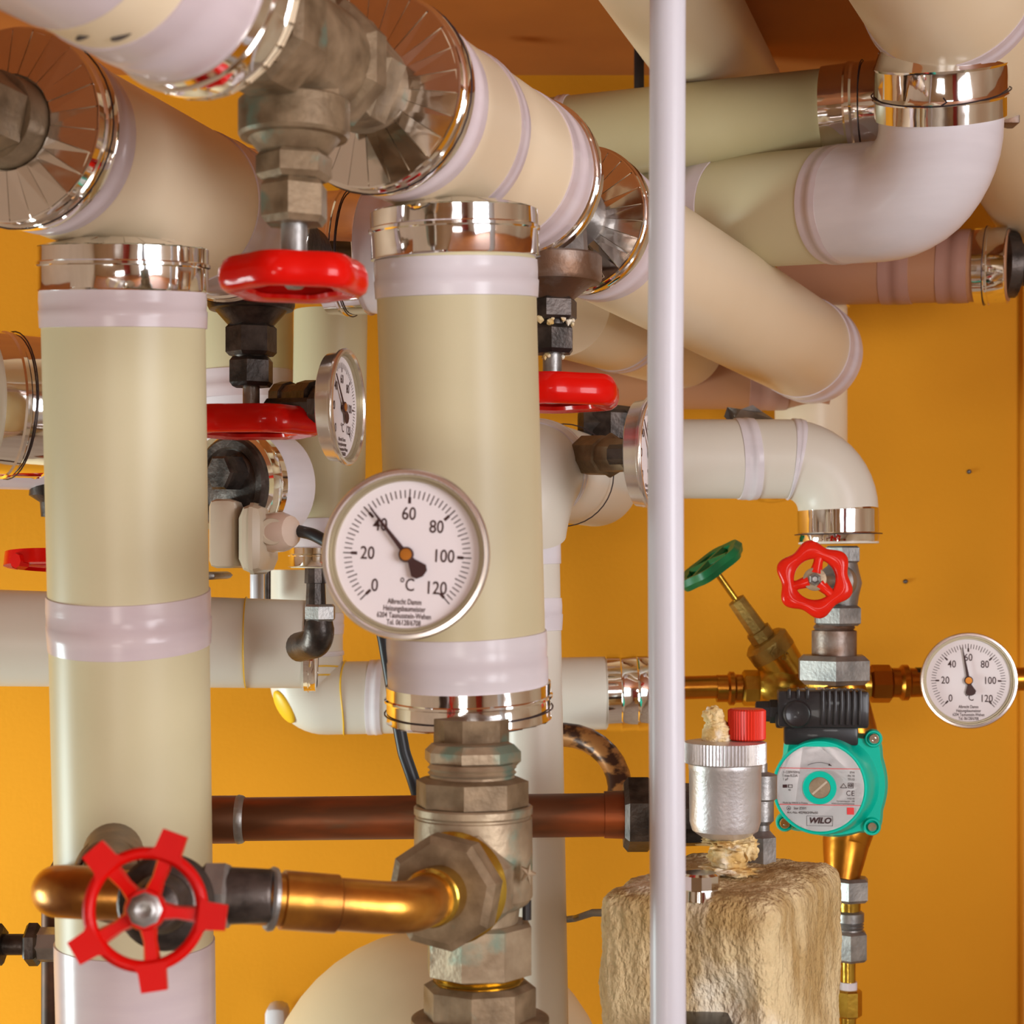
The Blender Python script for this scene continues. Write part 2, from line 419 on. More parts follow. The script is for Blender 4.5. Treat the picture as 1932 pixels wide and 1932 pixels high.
wall_with_holes('wall_right', 'y', (1.27, -2.5, 0), (1.37, YB + .1, ZC), [(-0.76, 0.2, 1.15, 2.0)], M_WALLW)
bm = NB(); box(bm, (-1.8, -2.5, -0.1), (1.27, YB + .1, 0)); struct('floor', bm, M_FLOOR)
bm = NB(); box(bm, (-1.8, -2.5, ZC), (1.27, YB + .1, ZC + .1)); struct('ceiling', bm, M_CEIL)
def window(name, x0, x1, z0, z1, y, axis='x'):
    bm = NB(); t = .035
    def b(a0, a1, c0, c1):
        if axis == 'x': box(bm, (a0, y - .03, c0), (a1, y + .03, c1))
        else: box(bm, (y - .03, a0, c0), (y + .03, a1, c1))
    b(x0, x1, z0, z0 + t); b(x0, x1, z1 - t, z1); b(x0, x0 + t, z0, z1); b(x1 - t, x1, z0, z1)
    xm = (x0 + x1) / 2; zm = (z0 + z1) / 2
    b(xm - .015, xm + .015, z0, z1); b(x0, x1, zm - .012, zm + .012)
    struct(name, bm, M_FRAME)
window('window_low_added', -0.90, -0.20, 0.25, 1.20, -2.43)  # unseen low window, added to go with the low fill lamp
window('window_2', 0.0, 0.66, 1.68, 2.0, -2.43)
window('window_left_added', 1.02, 1.58, 0.62, 1.28, -1.75, 'y')  # unseen left window, added around the lamp that brightens the wall
window('window_3', -0.76, 0.2, 1.15, 2.0, 1.31, 'y')
bm = NB(); box(bm, (0.70, -2.40, 0.0), (1.22, -2.36, 1.95), bev=.004)
for zz in (0.2, 1.1):
    box(bm, (0.78, -2.362, zz), (1.14, -2.352, zz + .7), bev=.003)
struct('door_added', bm, M_DOOR)  # unseen red door, added to give the foil red reflections
bm = NB(); box(bm, (0.549, YB - 0.012, 0.0), (0.64, YB + .002, ZC), bev=.003); struct('trim_1', bm, M_TRIM)

# ------------------------------------------------------------------ diagonal pipes towards the wall
def AX(x0, d0, x1, d1, z0, z1=None):
    z1 = z0 if z1 is None else z1
    return Vector((x0, d0, H + z0)), Vector((x1, d1, H + z1))

# big pipe over the middle (near end ring at px 697,168)
Ra, Rb = AX(-0.0756, 0.955, 0.0100, 1.185, 0.252, 0.253)
dR = (Rb - Ra).normalized()
LR = (Rb - Ra).length
pipe('insulated_pipe', 'thick cream insulated pipe running back from uppermost red valve, above central vertical pipe', 'pipe',
     [Ra, Rb], 0.0500, jacket=M_JACO,
     tapes=[(0.018, 0.045, .001), (0.098, 0.112, .001), (0.192, 0.232, .001)], foils=[(0.0, 0.020), (0.230, LR)], wires=[0.012],
     faces=[(0.0, .0515, .0245, -1), (LR, .0515, .024, 1)])
# pipe toward the camera, upper left
Tb = Ra - dR * 0.165; Ta = Tb - dR * 0.30 + Vector((-0.02, 0, 0.012))
rT = .0435
def TEAR(px, py):
    # first hit of the sight line with the pipe surface
    o = Vector((0, 0, H)); d = (P(px, py, 1.0) - o); t = .3
    ax_ = (Tb - Ta).normalized()
    while t < 1.2:
        q = o + d * t - Ta
        if (q - ax_ * q.dot(ax_)).length < rT: break
        t += .001
    return o + d * t
TP, _ = pipe('insulated_pipe', 'pinkish white insulated pipe in top left corner, its foil end at the uppermost valve', 'pipe',
     [Ta, Tb], rT, jacket=M_JACO, tapes=[(0.10, 0.205, .003), (0.235, 0.285, .001)], foils=[(0.280, 0.302)],
     faces=[((Tb - Ta).length, rT + .002, .022, 1)])
bm = NB()
for (px, py, w_) in ((230, 66, .0030), (158, 68, .0022)):
    D_ = .715; r_ = bmesh.ops.create_uvsphere(bm, u_segments=14, v_segments=8, radius=1.0)
    for v in r_['verts']:
        q = Vector((v.co.x * w_ * 1.7, v.co.y * .0006, v.co.z * w_ * .6)); q = Matrix.Rotation(-.45, 3, 'Y') @ q
        v.co = q + TEAR(px, py)
part('jacket_tear', bm, M_IRON, TP)
# continuation beyond the third valve
R2a = Vector((.045, 1.262, H + .243)); R2b = Vector((.304, 1.79, H + .207))
pipe('insulated_pipe', 'long thick white pipe sloping down right behind the grey pole to a rounded bend', 'pipe',
     [R2a, R2b], 0.0490, jacket=M_JACO, tapes=[(0.012, 0.05, .001), (0.53, 0.575, .001)], foils=[(0.0, 0.016)],
     faces=[(0.0, .0505, .022, -1)], r1=.0485, round_end=True)
# parallel pipe below
Q0 = P(1060, 575, 1.51); Q1 = P(1300, 655, 1.83)
pipe('insulated_pipe', 'white pipe tucked below the long sloping pipe, rounded end right of grey pole', 'pipe',
     [Q0, Q1], 0.0435, jacket=M_JACO, tapes=[(0.13, 0.15, .001)], round_end=True)
# left diagonal pipe
La = P(22, 235, .955); Lb = P(452, 432, 1.22)
LL = (Lb - La).length
pipe('insulated_pipe', 'thick cream pipe at upper left, above the left vertical pipe, hex nut in its mouth', 'pipe',
     [La, Lb], 0.0500, r1=.0490, jacket=M_JACO, tapes=[(0.019, 0.042, .001), (LL - .075, LL - .03, .002)], foils=[(0.0, 0.021), (LL - .024, LL)], wires=[0.012, LL - .012],
     faces=[(0.0, .0515, .026, -1), (LL, .050, .024, 1)])
dL = (Lb - La).normalized()
# foil ended pipe behind the centre pipe
B0 = P(624, 478, 1.40); B1 = P(900, 474, 1.375)
pipe('insulated_pipe', 'foil collared pipe just left of central vertical pipe top, partly behind red wheel', 'pipe',
     [B0, B1], 0.0455, jacket=M_JACO, tapes=[(0.030, 0.070, .001)], foils=[(0.0, 0.033)], wires=[.018], faces=[(0.0, .047, .002, -1)])

# big pipe, upper right corner
E0 = P(1790, -30, 1.35); E1 = P(1985, 350, 1.80); dE = (E1 - E0)
pipe('insulated_pipe', 'very thick glossy peach pipe in upper right corner with a mauve tape ring', 'pipe',
     [E0 - dE * .9, E0, E1], 0.066, jacket=M_JACO, tapes=[((dE * .9).length - .005, (dE * .9).length + .018, .001)], cap1=True)
# ceiling pipe behind the pole
C0 = P(1238, -60, 1.413); C1 = P(1400, 205, 1.848); dC = C1 - C0
pipe('insulated_pipe', 'white pipe under the ceiling crossing just right of grey pole at top edge', 'pipe',
     [C0 - dC * .4, C1], 0.050, jacket=M_JACO)

# ------------------------------------------------------------------ horizontal pipes, upper right
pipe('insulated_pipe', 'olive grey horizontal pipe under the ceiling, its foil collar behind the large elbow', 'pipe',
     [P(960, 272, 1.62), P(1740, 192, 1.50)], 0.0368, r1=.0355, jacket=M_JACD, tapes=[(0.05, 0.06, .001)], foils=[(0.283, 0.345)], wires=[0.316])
hp = [P(1226, 412, 1.64), P(1775, 372, 1.42), P(1775, 95, 1.38)]
root, hpath = pipe('insulated_pipe', 'thick insulated elbow pipe at upper right, turning up into a wide foil collar', 'pipe',
     hp, 0.0492, r1=.0465, bend=.064, jacket=M_JACK,
     tapes=[(0.056, 0.094, .002), (0.202, 0.222, .002), (0.216, 0.40, .001, M_TAPW)], foils=[(0.0, 0.058)], wires=[0.05])
# foil collar of the elbow
bm = NB(); Lh = hpath.L
k = 0.0475
sweep(bm, hpath, [(Lh - .052, k - .002), (Lh - .050, k + .003), (Lh - .036, k + .003), (Lh - .034, k + .0045), (Lh - .031, k + .003),
                  (Lh - .012, k + .003), (Lh - .010, k + .0045), (Lh - .007, k + .003), (Lh + .004, k - .001), (Lh + .004, .02)], n=72, cap=False, wob=.0012)
part('foil_collar', bm, M_FOIL, root, ang=30)
bm = NB(); pts_ = []
for q in range(49):
    a = 2 * math.pi * q / 48
    c, t, u = hpath.at(Lh - .033 + .002 * math.sin(2 * a)); v = t.cross(u)
    pts_.append(c + (u * math.cos(a) + v * math.sin(a)) * (k + .0052))
tube(bm, pts_, .0006, n=6)
c = pts_[24]; tube(bm, [P(1780, 185, 1.305), P(1786, 193, 1.303), P(1776, 200, 1.303)], .0007, n=6)
part('wire', bm, M_WIRE, root)
bm = NB(); box(bm, P(1885, 232, 1.45), P(1912, 196, 1.47), bev=.0015)
single('clamp_bracket', bm, M_RUST, 'small rusty metal bracket sticking out right of the large foil elbow', 'bracket')
# far pipes at right
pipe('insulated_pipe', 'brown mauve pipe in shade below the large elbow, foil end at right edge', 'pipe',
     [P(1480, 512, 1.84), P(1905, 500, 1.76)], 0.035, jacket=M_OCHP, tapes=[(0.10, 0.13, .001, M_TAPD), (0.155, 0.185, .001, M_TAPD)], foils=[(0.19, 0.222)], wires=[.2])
bm = NB(); hprof(bm, 500, 1.76, [(1885, 45), (1893, 62), (1915, 62), (1925, 40), (1990, 38)], n=24)
single('pipe_flange', bm, M_IRON, 'black iron flange fitting at the right edge beside the shaded foil collar', 'flange')
pipe('insulated_pipe', 'short vertical pipe behind the rounded end of the long sloping pipe', 'pipe',
     [P(1530, 545, 1.86), P(1530, 860, 1.86)], 0.037, jacket=M_JACO, foils=[(0.0, .02)])
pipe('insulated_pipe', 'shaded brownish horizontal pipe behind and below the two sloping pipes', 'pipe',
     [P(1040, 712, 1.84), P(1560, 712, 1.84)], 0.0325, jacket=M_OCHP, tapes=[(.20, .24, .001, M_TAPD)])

# ------------------------------------------------------------------ middle right elbow
mp = [P(1180, 866, 1.60), P(1580, 866, 1.60), P(1582, 1026, 1.60)]
root, mpath = pipe('insulated_pipe', 'pale grey elbow pipe turning down into a foil collar above red star wheel', 'pipe',
     mp, 0.0352, bend=.046, jacket=M_JACW, tapes=[(0.098, 0.115, .004, M_TAPW), (.145, .152, .001, M_TAPW)])
Lm = mpath.L
bm = NB(); sweep(bm, mpath, [(Lm - .032, .034), (Lm - .030, .0362), (Lm - .010, .0362), (Lm - .009, .0375), (Lm - .0065, .0362), (Lm - .002, .0355), (Lm, .033), (Lm, .014)], n=64, cap=False, wob=.0006)
part('foil_collar', bm, M_FOIL, root, ang=30)
bm = NB(); pts_ = []
for q in range(41):
    a = 2 * math.pi * q / 40; c, t, u = mpath.at(Lm - .0085); v = t.cross(u)
    pts_.append(c + (u * math.cos(a) + v * math.sin(a)) * .0382)
tube(bm, pts_, .0005, n=6); part('wire', bm, M_WIRE, root)
bm = NB()
lathe(bm, P(1455, 925, 1.72), (0, 0, -1), [(0, .0), (0, .020), (.006, .0195), (.011, .014), (.013, 0)], n=32)
single('crumpled_foil', bm, M_FOIL, 'crumpled foil dome peeking out under the pale elbow pipe', 'foil')
bm = NB()
g = [(1366, 786), (1372, 768), (1398, 772), (1420, 764), (1440, 778), (1462, 792), (1440, 800), (1380, 800)]
vs = [bm.verts.new(P(x, y, 1.64 + .006 * math.sin(i * 2.1))) for i, (x, y) in enumerate(g)]
bm.faces.new(vs)
bmesh.ops.solidify(bm, geom=bm.faces[:], thickness=.0015)
single('foil_scrap', bm, M_STEEL, 'torn dark foil scrap on top of the pale elbow pipe', 'foil', flat=True)

# vertical pipe behind the central one
root, vp = pipe('insulated_pipe', 'slim white vertical pipe behind and right of the central pipe, reaching bottom edge', 'pipe',
     [P(996, 880, 1.36), P(1030, 2700, 1.36)], 0.0228, jacket=M_JACW, tapes=[(0.02, 0.075, .001, M_TAPW), (.10, .125, .001, M_TAPW)])
root, ep = pipe('insulated_pipe', 'short white pipe bend right of the central pipe, just below the third red wheel', 'pipe',
     [P(975, 1000, 1.34), P(990, 880, 1.32), P(1130, 912, 1.62)], 0.037, bend=.035, jacket=M_JACW, r1=.039, tapes=[(.055, .07, .001, M_TAPW)], wires=[.16], round_end=True)

# ------------------------------------------------------------------ the two thick vertical pipes and the grey pole
root, cp = pipe('insulated_pipe', 'central thick cream vertical pipe with foil collars at both ends behind the large temperature gauge', 'pipe',
     [P(857, 398, 1.03), P(885, 1358, 1.055)], 0.0458, jacket=M_JACK, jname='jacket',
     tapes=[(0.028, 0.050, .0008, M_TAPW), (.2425, .276, .0008, M_TAPW)], foils=[(0.0, 0.028), (0.272, 0.2945)], wires=[.288],
     faces=[(0.0, .047, .03, -1), (0.2945, .0475, .018, 1)])
root, lp = pipe('insulated_pipe', 'left thick cream vertical pipe with foil top, behind the spoked red wheel', 'pipe',
     [P(231, 468, 1.03), P(268, 2500, 1.105)], 0.0463, jacket=M_JACK,
     tapes=[(0.025, 0.046, .0006), (.198, .230, .0022), (.408, .54, .003)], foils=[(0.0, 0.026)], faces=[(0.0, .0475, .03, -1)])
bm = NB()
pp = Path([P(1262, -890, .92), P(1259, 300, .922), P(1255, 700, .925), P(1257, 1200, .925), P(1260, 1700, .925), P(1262, 2900, .925)])
sweep(bm, pp, [(0, .0092), (pp.L, .0092)], n=40)
single('grey_pole', bm, M_POLE, 'thin pale grey straight pole running full height in front of everything', 'pole')

# black hanger strap near the ceiling
bm = NB(); box(bm, P(1197, 168, 1.75), P(1214, 58, 1.76), bev=.001)
root = thing('hanger_strap', 'narrow black strap hanging from the ceiling just left of the grey pole', 'strap', P(1205, 60, 1.755))
part('strap', bm, M_BLK, root)
bm = NB(); box(bm, P(1194, 58, 1.748), P(1212, 22, 1.762), bev=.002); part('clip', bm, M_BEI, root)
bm = NB(); lathe(bm, P(905, 118, 1.80), (0, 0, -1), [(0, .008), (.012, .008), (.016, .004), (.016, 0)], n=20)
single('ceiling_plug', bm, M_STEEL, 'small grey plug on the brown ceiling above the thick central pipe', 'plug')

# ------------------------------------------------------------------ hand wheels
def scallop_wheel(parent, c, ax, R, hgt, lobes=6, amp=.045, m=M_RED, spokes=5, hub=.26, phase=0.3, thick=.17, name='handwheel'):
    """c = centre; ax = from hub outwards (away from the valve). Rim is tall and hollow on the outer side."""
    ax = Vector(ax).normalized(); bm = NB(); t = R * .34
    h2 = hgt / 2
    prof = [(-t * .22, -h2 * 1.0), (-t * .06, -h2 * .8), (t * .10, -h2 * .3), (t * .12, h2 * .3), (t * .02, h2 * .75), (-t * .20, h2 * .98), (-t * .45, h2 * 1.0), (-t * .95, h2 * .86), (-t * 1.0, h2 * .62),
            (-t * .60, h2 * .45), (-t * .42, 0), (-t * .38, -h2 * .8)]
    ringsweep(bm, c, ax, R * .96, prof, lobes=lobes, amp=amp, phase=phase, n=144)
    u = Vector((1, 0, 0)) if abs(ax.x) < .8 else Vector((0, 1, 0)); u = (u - ax * u.dot(ax)).normalized(); v = ax.cross(u)
    for kx in range(spokes):
        a = 2 * math.pi * kx / spokes + phase
        d = u * math.cos(a) + v * math.sin(a)
        p0 = c - ax * h2 * .4 + d * R * .12; p1 = c - ax * h2 * .35 + d * R * .82
        pth = Path([p0, p1]); sweep(bm, pth, [(0, R * .13), (pth.L * .5, R * .10), (pth.L, R * .13)], n=12)
    lathe(bm, c - ax * h2 * 1.15, ax, [(0, R * hub * .7), (h2 * .3, R * hub), (h2 * 1.3, R * hub), (h2 * 1.5, R * hub * .85)], n=32)
    w_ = part(name, bm, m, parent, ang=50)
    bm = NB(); lathe(bm, c + ax * h2 * .2, ax, [(0, R * .15), (h2 * .3, R * .15), (h2 * .45, R * .11)], n=6)
    part('wheel_nut', bm, M_STEEL, w_)
    return w_

def gland_valve(x, D, ys, ws, mats, label, axis, body=True, wheel_R=136, lobes=6, phase=.3, wtilt=(0, 0, -1), group=None, bodyw=85, body_top=-20):
    """a gate valve hanging wheel down. ys: y of [bonnet top, bonnet bottom, cone, hex1 end, hex2 start, hex2 end, stem end, wheel centre, wheel height]"""
    k = D / F
    mb, mh, ms = mats
    root = thing('gate_valve', label, 'valve', P(x, ys[0], D), group=group)
    if body:
        bm = NB()
        zc = H + axis[1].z
        vprof(bm, x, D, [(body_top, bodyw * .8), (ys[0] - 100, bodyw), (ys[0] - 30, bodyw * .92), (ys[0], bodyw * 1.0)], n=12, rot=.2)
        part('valve_body', bm, mb, root, ang=25)
    bm = NB()
    vprof(bm, x, D, [(ys[0], ws[0] * .96), (ys[0] + 4, ws[0]), (ys[1] - 7, ws[0]), (ys[1], ws[0] * .96), (ys[1] + 2, ws[0] * .82), (ys[2], ws[1] * 1.02), (ys[2] + 4, ws[1] * .9)], n=56)
    part('bonnet', bm, mb, root, ang=30)
    bm = NB(); vhex(bm, x, D, ys[2], ys[3], ws[1] * 1.1, rot=.25)
    vprof(bm, x, D, [(ys[3] - 3, ws[1] * .8), (ys[3] + 6, ws[1] * .72), (ys[4], ws[1] * .72)], n=32)
    part('bonnet_nut', bm, mh, root, ang=25)
    bm = NB(); vhex(bm, x, D, ys[4], ys[5], ws[2] * 1.1, rot=.05, ch=.18); part('packing_nut', bm, mh, root, ang=25)
    bm = NB(); vprof(bm, x, D, [(ys[5] - 4, ws[3]), (ys[6], ws[3]), (ys[6] + 1, ws[3] * 1.5), (ys[6] + 10, ws[3] * 1.5)], n=24); part('stem', bm, ms, root)
    scallop_wheel(root, P(x, ys[7], D), wtilt, wheel_R * k, ys[8] * k, lobes=lobes, phase=phase)
    return root

# valve 1 (top)
v1 = gland_valve(555, .880, [190, 262, 288, 342, 342, 424, 478, 524, 64], [105, 66, 60, 25], (M_BRZ, M_BRZ, M_STEEL),
    'bronze gate valve hanging from the top pipes with the uppermost red handwheel', None, body=False, phase=.25)
bm = NB(); c = Ra - dR * .085
vprof(bm, 557, .882, [(-40, 70), (40, 88), (192, 88)], n=8, rot=.26)
part('valve_body', bm, M_BRZ, v1, ang=25)
for (a0, a1, rr, nm, nn) in ((-.168, -.13, .027, 'union_nut', 6), (-.135, -.105, .031, 'union_nut', 8), (-.060, -.042, .033, 'union_nut', 8), (-.042, -.018, .031, 'union_nut', 6)):
    bm = NB(); hexa(bm, Ra + dR * a0, dR, 0, a1 - a0, rr, n=nn, rot=.4, ch=.1); part(nm, bm, M_BRZ, v1, ang=25)
bm = NB(); lathe(bm, Ra - dR * .12, dR, [(0, .028), (.07, .028)], n=32); lathe(bm, Ra - dR * .02, dR, [(0, .0245), (.018, .0245), (.03, .021)], n=40)
part('flow_body', bm, M_BRZ, v1)
# raised casting lettering on the nut near the foil
def text_bm(s, size, M, extrude=.0003, xs=1.0, align='CENTER', bold=0.0, shear=0.0, space=1.0):
    cu = bpy.data.curves.new('t', 'FONT'); cu.body = s; cu.size = size; cu.extrude = extrude; cu.offset = bold
    cu.align_x = align; cu.align_y = 'CENTER'; cu.resolution_u = 3; cu.shear = shear; cu.space_character = space
    ob = bpy.data.objects.new('t', cu)
    me = bpy.data.meshes.new_from_object(ob)
    bm = NB(); bm.from_mesh(me)
    bm.transform(M @ Matrix.Diagonal((xs, 1, 1, 1)))
    bpy.data.objects.remove(ob); bpy.data.curves.remove(cu); bpy.data.meshes.remove(me)
    return bm
def addbm(dst, src):
    me = bpy.data.meshes.new('tmp'); src.to_mesh(me); src.free(); dst.from_mesh(me); bpy.data.meshes.remove(me)
def basis(n, up):
    n = Vector(n).normalized(); up = Vector(up); up = (up - n * up.dot(n)).normalized(); x = up.cross(n)
    return Matrix((x, up, n)).transposed()

# valve 2 (left, under the left diagonal pipe)
v2 = gland_valve(474, 1.24, [545, 585, 612, 672, 674, 730, 765, 797, 52], [82, 44, 39, 16], (M_IRON, M_IRON, M_STEEL),
    'dark gate valve with red wheel between the two thick vertical pipes', None, body=False, wheel_R=131, phase=.6)
bm = NB(); c = Lb
lathe(bm, Lb - dL * .004, dL, [(0, .023), (.03, .023), (.03, .030), (.075, .030), (.075, .024), (.11, .024)], n=32)
vprof(bm, 474, 1.25, [(440, 50), (500, 62), (548, 70)], n=24)
part('valve_body', bm, M_IRON, v2, ang=30)
# valve 3 (right of the centre pipe)
v3 = gland_valve(1042, 1.20, [483, 535, 562, 606, 614, 668, 708, 742, 58], [94, 44, 40, 18], (M_RUST, M_IRON, M_STEEL),
    'steel gate valve right of central pipe top, its red wheel half hidden', None, body=False, wheel_R=129, phase=.1)
bm = NB(); vprof(bm, 1060, 1.215, [(380, 40), (420, 46), (486, 50)], n=10, rot=.3)
lathe(bm, Rb - dR * .002, (R2a - Rb), [(0, .022), (.015, .022), (.02, .0265), (.05, .0265), (.055, .0235), (.09, .0235)], n=36)
part('valve_body', bm, M_STEEL, v3, ang=30)
bm = NB()
for q in range(26):
    a = random.uniform(0, 6.28); yy = random.choice((608, 611, 672)); rr = 38 if yy < 650 else 20
    c = P(1042, yy + random.uniform(-3, 3), 1.20) + Vector((math.cos(a), math.sin(a), 0)) * rr * 1.2 / F
    r_ = bmesh.ops.create_icosphere(bm, subdivisions=1, radius=random.uniform(.0012, .0028))
    for v in r_['verts']: v.co = v.co * random.uniform(.6, 1.3) + c
part('limescale', bm, M_CRUST, v3, flat=True)
# hex plug in the left diagonal pipe mouth
g = thing('gate_valve', 'bronze valve end with a big hex nut in the foil mouth at the left edge', 'valve', La)
bm = NB(); lathe(bm, La - dL * .02, dL, [(0, .024), (.02, .0245), (.03, .0245)], n=40); part('valve_body', bm, M_BRZ, g)
bm = NB(); hexa(bm, La - dL * .05, dL, 0, .032, .024, rot=.2); part('union_nut', bm, M_BRZ, g, ang=20)
bm = NB(); hexa(bm, La - dL * .085, dL, 0, .035, .016, n=8, rot=.2); part('spindle_housing', bm, M_BRZ, g, ang=20)

# ------------------------------------------------------------------ temperature gauges
def gauge(label, c, n, up, R, value, stem_len, stem_mat=M_BRZ, stem_r=.2):
    rot = basis(n, up)
    root = thing('temperature_gauge', label, 'gauge', c, rot)
    ax = (0, 0, 1); O = (0, 0, 0)
    bm = NB()
    lathe(bm, O, ax, [(-R * .30, 0), (-R * .30, R * .86), (-R * .27, R * .92), (-R * .05, R * .95), (-R * .03, R * 1.0), (R * .02, R * 1.005), (R * .05, R * .985), (R * .055, R * .945), (R * .02, R * .925)], n=96, cap=False)
    part('case', bm, M_BEZ, root, local=True, ang=40)
    bm = NB(); lathe(bm, O, ax, [(R * .02, R * .928), (R * .02, R * .905), (-R * .03, R * .895), (-R * .03, R * .87), (-R * .085, R * .862)], n=96, cap=False)
    part('inner_ring', bm, M_BEZI, root, local=True, ang=30)
    bm = NB(); lathe(bm, O, ax, [(-R * .09, 0), (-R * .085, R * .866)], n=96, cap=False)
    dial = part('dial', bm, M_DIAL, root, local=True)
    z = -R * .082
    def ang(v): return math.radians(226 - 2.267 * v)
    bm = NB()
    def tick(a, r0, r1, wd):
        d = Vector((math.cos(a), math.sin(a), 0)); e = Vector((-math.sin(a), math.cos(a), 0)) * wd / 2
        q = [d * r0 - e, d * r0 + e, d * r1 + e, d * r1 - e]
        bm.faces.new([bm.verts.new(x + Vector((0, 0, z))) for x in q])
    for v in range(0, 121, 2):
        tick(ang(v), R * .665, R * (.76 if v % 10 else .76), R * .012)
        if v % 10 == 0 and v % 20: tick(ang(v), R * .64, R * .67, R * .014)
        if v % 20 == 0: tick(ang(v), R * .60, R * .675, R * .034); tick(ang(v), R * .675, R * .77, R * .014)
    part('scale_ticks', bm, M_INK, dial, local=True, flat=True)
    bm = NB()
    for v in range(0, 121, 20):
        a = ang(v); rr = R * (.475 if v in (40, 60, 80, 20) else .45)
        if v in (0, 120): rr = R * .53
        if v == 100: rr = R * .44
        addbm(bm, text_bm(str(v), R * .215, Matrix.Translation((math.cos(a) * rr, math.sin(a) * rr, z)), extrude=.00002, xs=.82, bold=R * .0015))
    addbm(bm, text_bm('°C', R * .21, Matrix.Translation((R * .02, -R * .36, z)), extrude=.00002, xs=.8, bold=R * .001))
    part('numerals', bm, M_INK, dial, local=True, flat=True)
    bm = NB()
    for i, s in enumerate(('Albrecht Damm', 'Heizungsbaumeister', '6204 Taunusstein-Wehen', 'Tel. 06128/6708')):
        addbm(bm, text_bm(s, R * .092, Matrix.Translation((0, -R * (.555 + .082 * i), z)), extrude=.00002, xs=.68, bold=R * .001))
    part('printed_lines', bm, M_INK, dial, local=True, flat=True)
    # pointer
    a = ang(value); d = Vector((math.cos(a), math.sin(a), 0)); e = Vector((-math.sin(a), math.cos(a), 0)); zp = -R * .045
    bm = NB()
    out = [d * R * .70 + e * R * .008, d * R * .70 - e * R * .008, d * R * .05 - e * R * .03, -d * R * .10 - e * R * .045, -d * R * .24 - e * R * .11, -d * R * .30 - e * R * .08, -d * R * .325,
           -d * R * .30 + e * R * .08, -d * R * .24 + e * R * .11, -d * R * .10 + e * R * .045, d * R * .05 + e * R * .03]
    lo = [bm.verts.new(x + Vector((0, 0, zp))) for x in out]; hi = [bm.verts.new(x + Vector((0, 0, zp + R * .012))) for x in out]
    bm.faces.new(lo); bm.faces.new(hi)
    for i in range(len(out)): bm.faces.new((lo[i], lo[(i + 1) % len(out)], hi[(i + 1) % len(out)], hi[i]))
    ptr = part('pointer', bm, M_INK, root, local=True, flat=True)
    bm = NB(); lathe(bm, O, ax, [(-R * .085, R * .04), (zp, R * .04), (zp, R * .09), (zp + R * .025, R * .09), (zp + R * .03, R * .075)], n=32)
    part('pointer_rim', bm, M_INK, ptr, local=True)
    bm = NB(); lathe(bm, O, ax, [(zp + R * .026, R * .072), (zp + R * .038, R * .068), (zp + R * .04, 0)], n=32)
    part('pointer_pin', bm, M_PIN, ptr, local=True)
    bm = NB(); lathe(bm, O, ax, [(R * .008, R * .92), (R * .012, R * .92), (R * .012, 0)], n=64, cap=False)
    part('glass', bm, M_GLASS, root, local=True)
    bm = NB(); lathe(bm, O, ax, [(-R * .30, R * stem_r * 1.2), (-R * .30 - stem_len * .3, R * stem_r * 1.2), (-R * .30 - stem_len * .3, R * stem_r * .8), (-R * .30 - stem_len, R * stem_r * .8)], n=6)
    part('stem', bm, stem_mat, root, local=True, ang=25)
    return root
gauge('large round temperature gauge in front of the central pipe, pointer near 40', P(765, 1046, .905), (-.16, -1, .03), (.045, 0, 1), .0430, 42, .05)
gauge('round temperature gauge at the right edge, pointer just under 60', P(1828, 1284, 1.585), (-.13, -1, .03), (0, 0, 1), .0420, 55.5, .105)
gauge('temperature gauge left of the central pipe, turned nearly edge on, dial visible', P(654, 768, 1.22), (.978, -.205, 0), (0, 0, 1), .0395, 42, .045, M_IRON, .22)
gauge('temperature gauge seen edge on, half hidden behind the grey pole', P(1232, 856, 1.27), (.94, -.34, 0), (0, 0, 1), .0405, 44, .02, M_IRON, .22)
# fitting feeding the edge-on gauge
bm = NB()
hprof(bm, 859, 1.36, [(1086, 25), (1105, 30), (1106, 38), (1146, 38), (1147, 33), (1190, 30)], n=8, rot=.3, D2=1.30)
r = thing('pipe_fitting', 'dark bronze fitting leading to the gauge half hidden by grey pole', 'pipe fitting', P(1130, 859, 1.34)); part('nipple', bm, M_BRZ, r, ang=25)
bm = NB(); hexa(bm, P(1148, 859, 1.335), (P(1190, 859, 1.30) - P(1148, 859, 1.335)), 0, .007, .0165); part('hex_nut', bm, M_BRZ, r, ang=25)
bm = NB(); vhex(bm, 1150, 1.50, 775, 835, 46, n=8); hprof(bm, 800, 1.5, [(1090, 20), (1100, 38), (1150, 38), (1215, 30)], n=8)
single('pipe_fitting', bm, M_IRON, 'black iron fitting in shadow below the third red wheel, left of grey pole', 'pipe fitting', ang=25)
# feed of the left edge-on gauge
bm = NB(); hprof(bm, 748, 1.30, [(530, 28), (548, 28), (549, 24), (575, 24), (576, 30), (600, 30), (601, 22), (622, 22)], n=10, D2=1.24)
single('pipe_fitting', bm, M_IRON, 'sooty black fitting leading to the nearly edge on gauge left of central pipe', 'pipe fitting', ang=25)

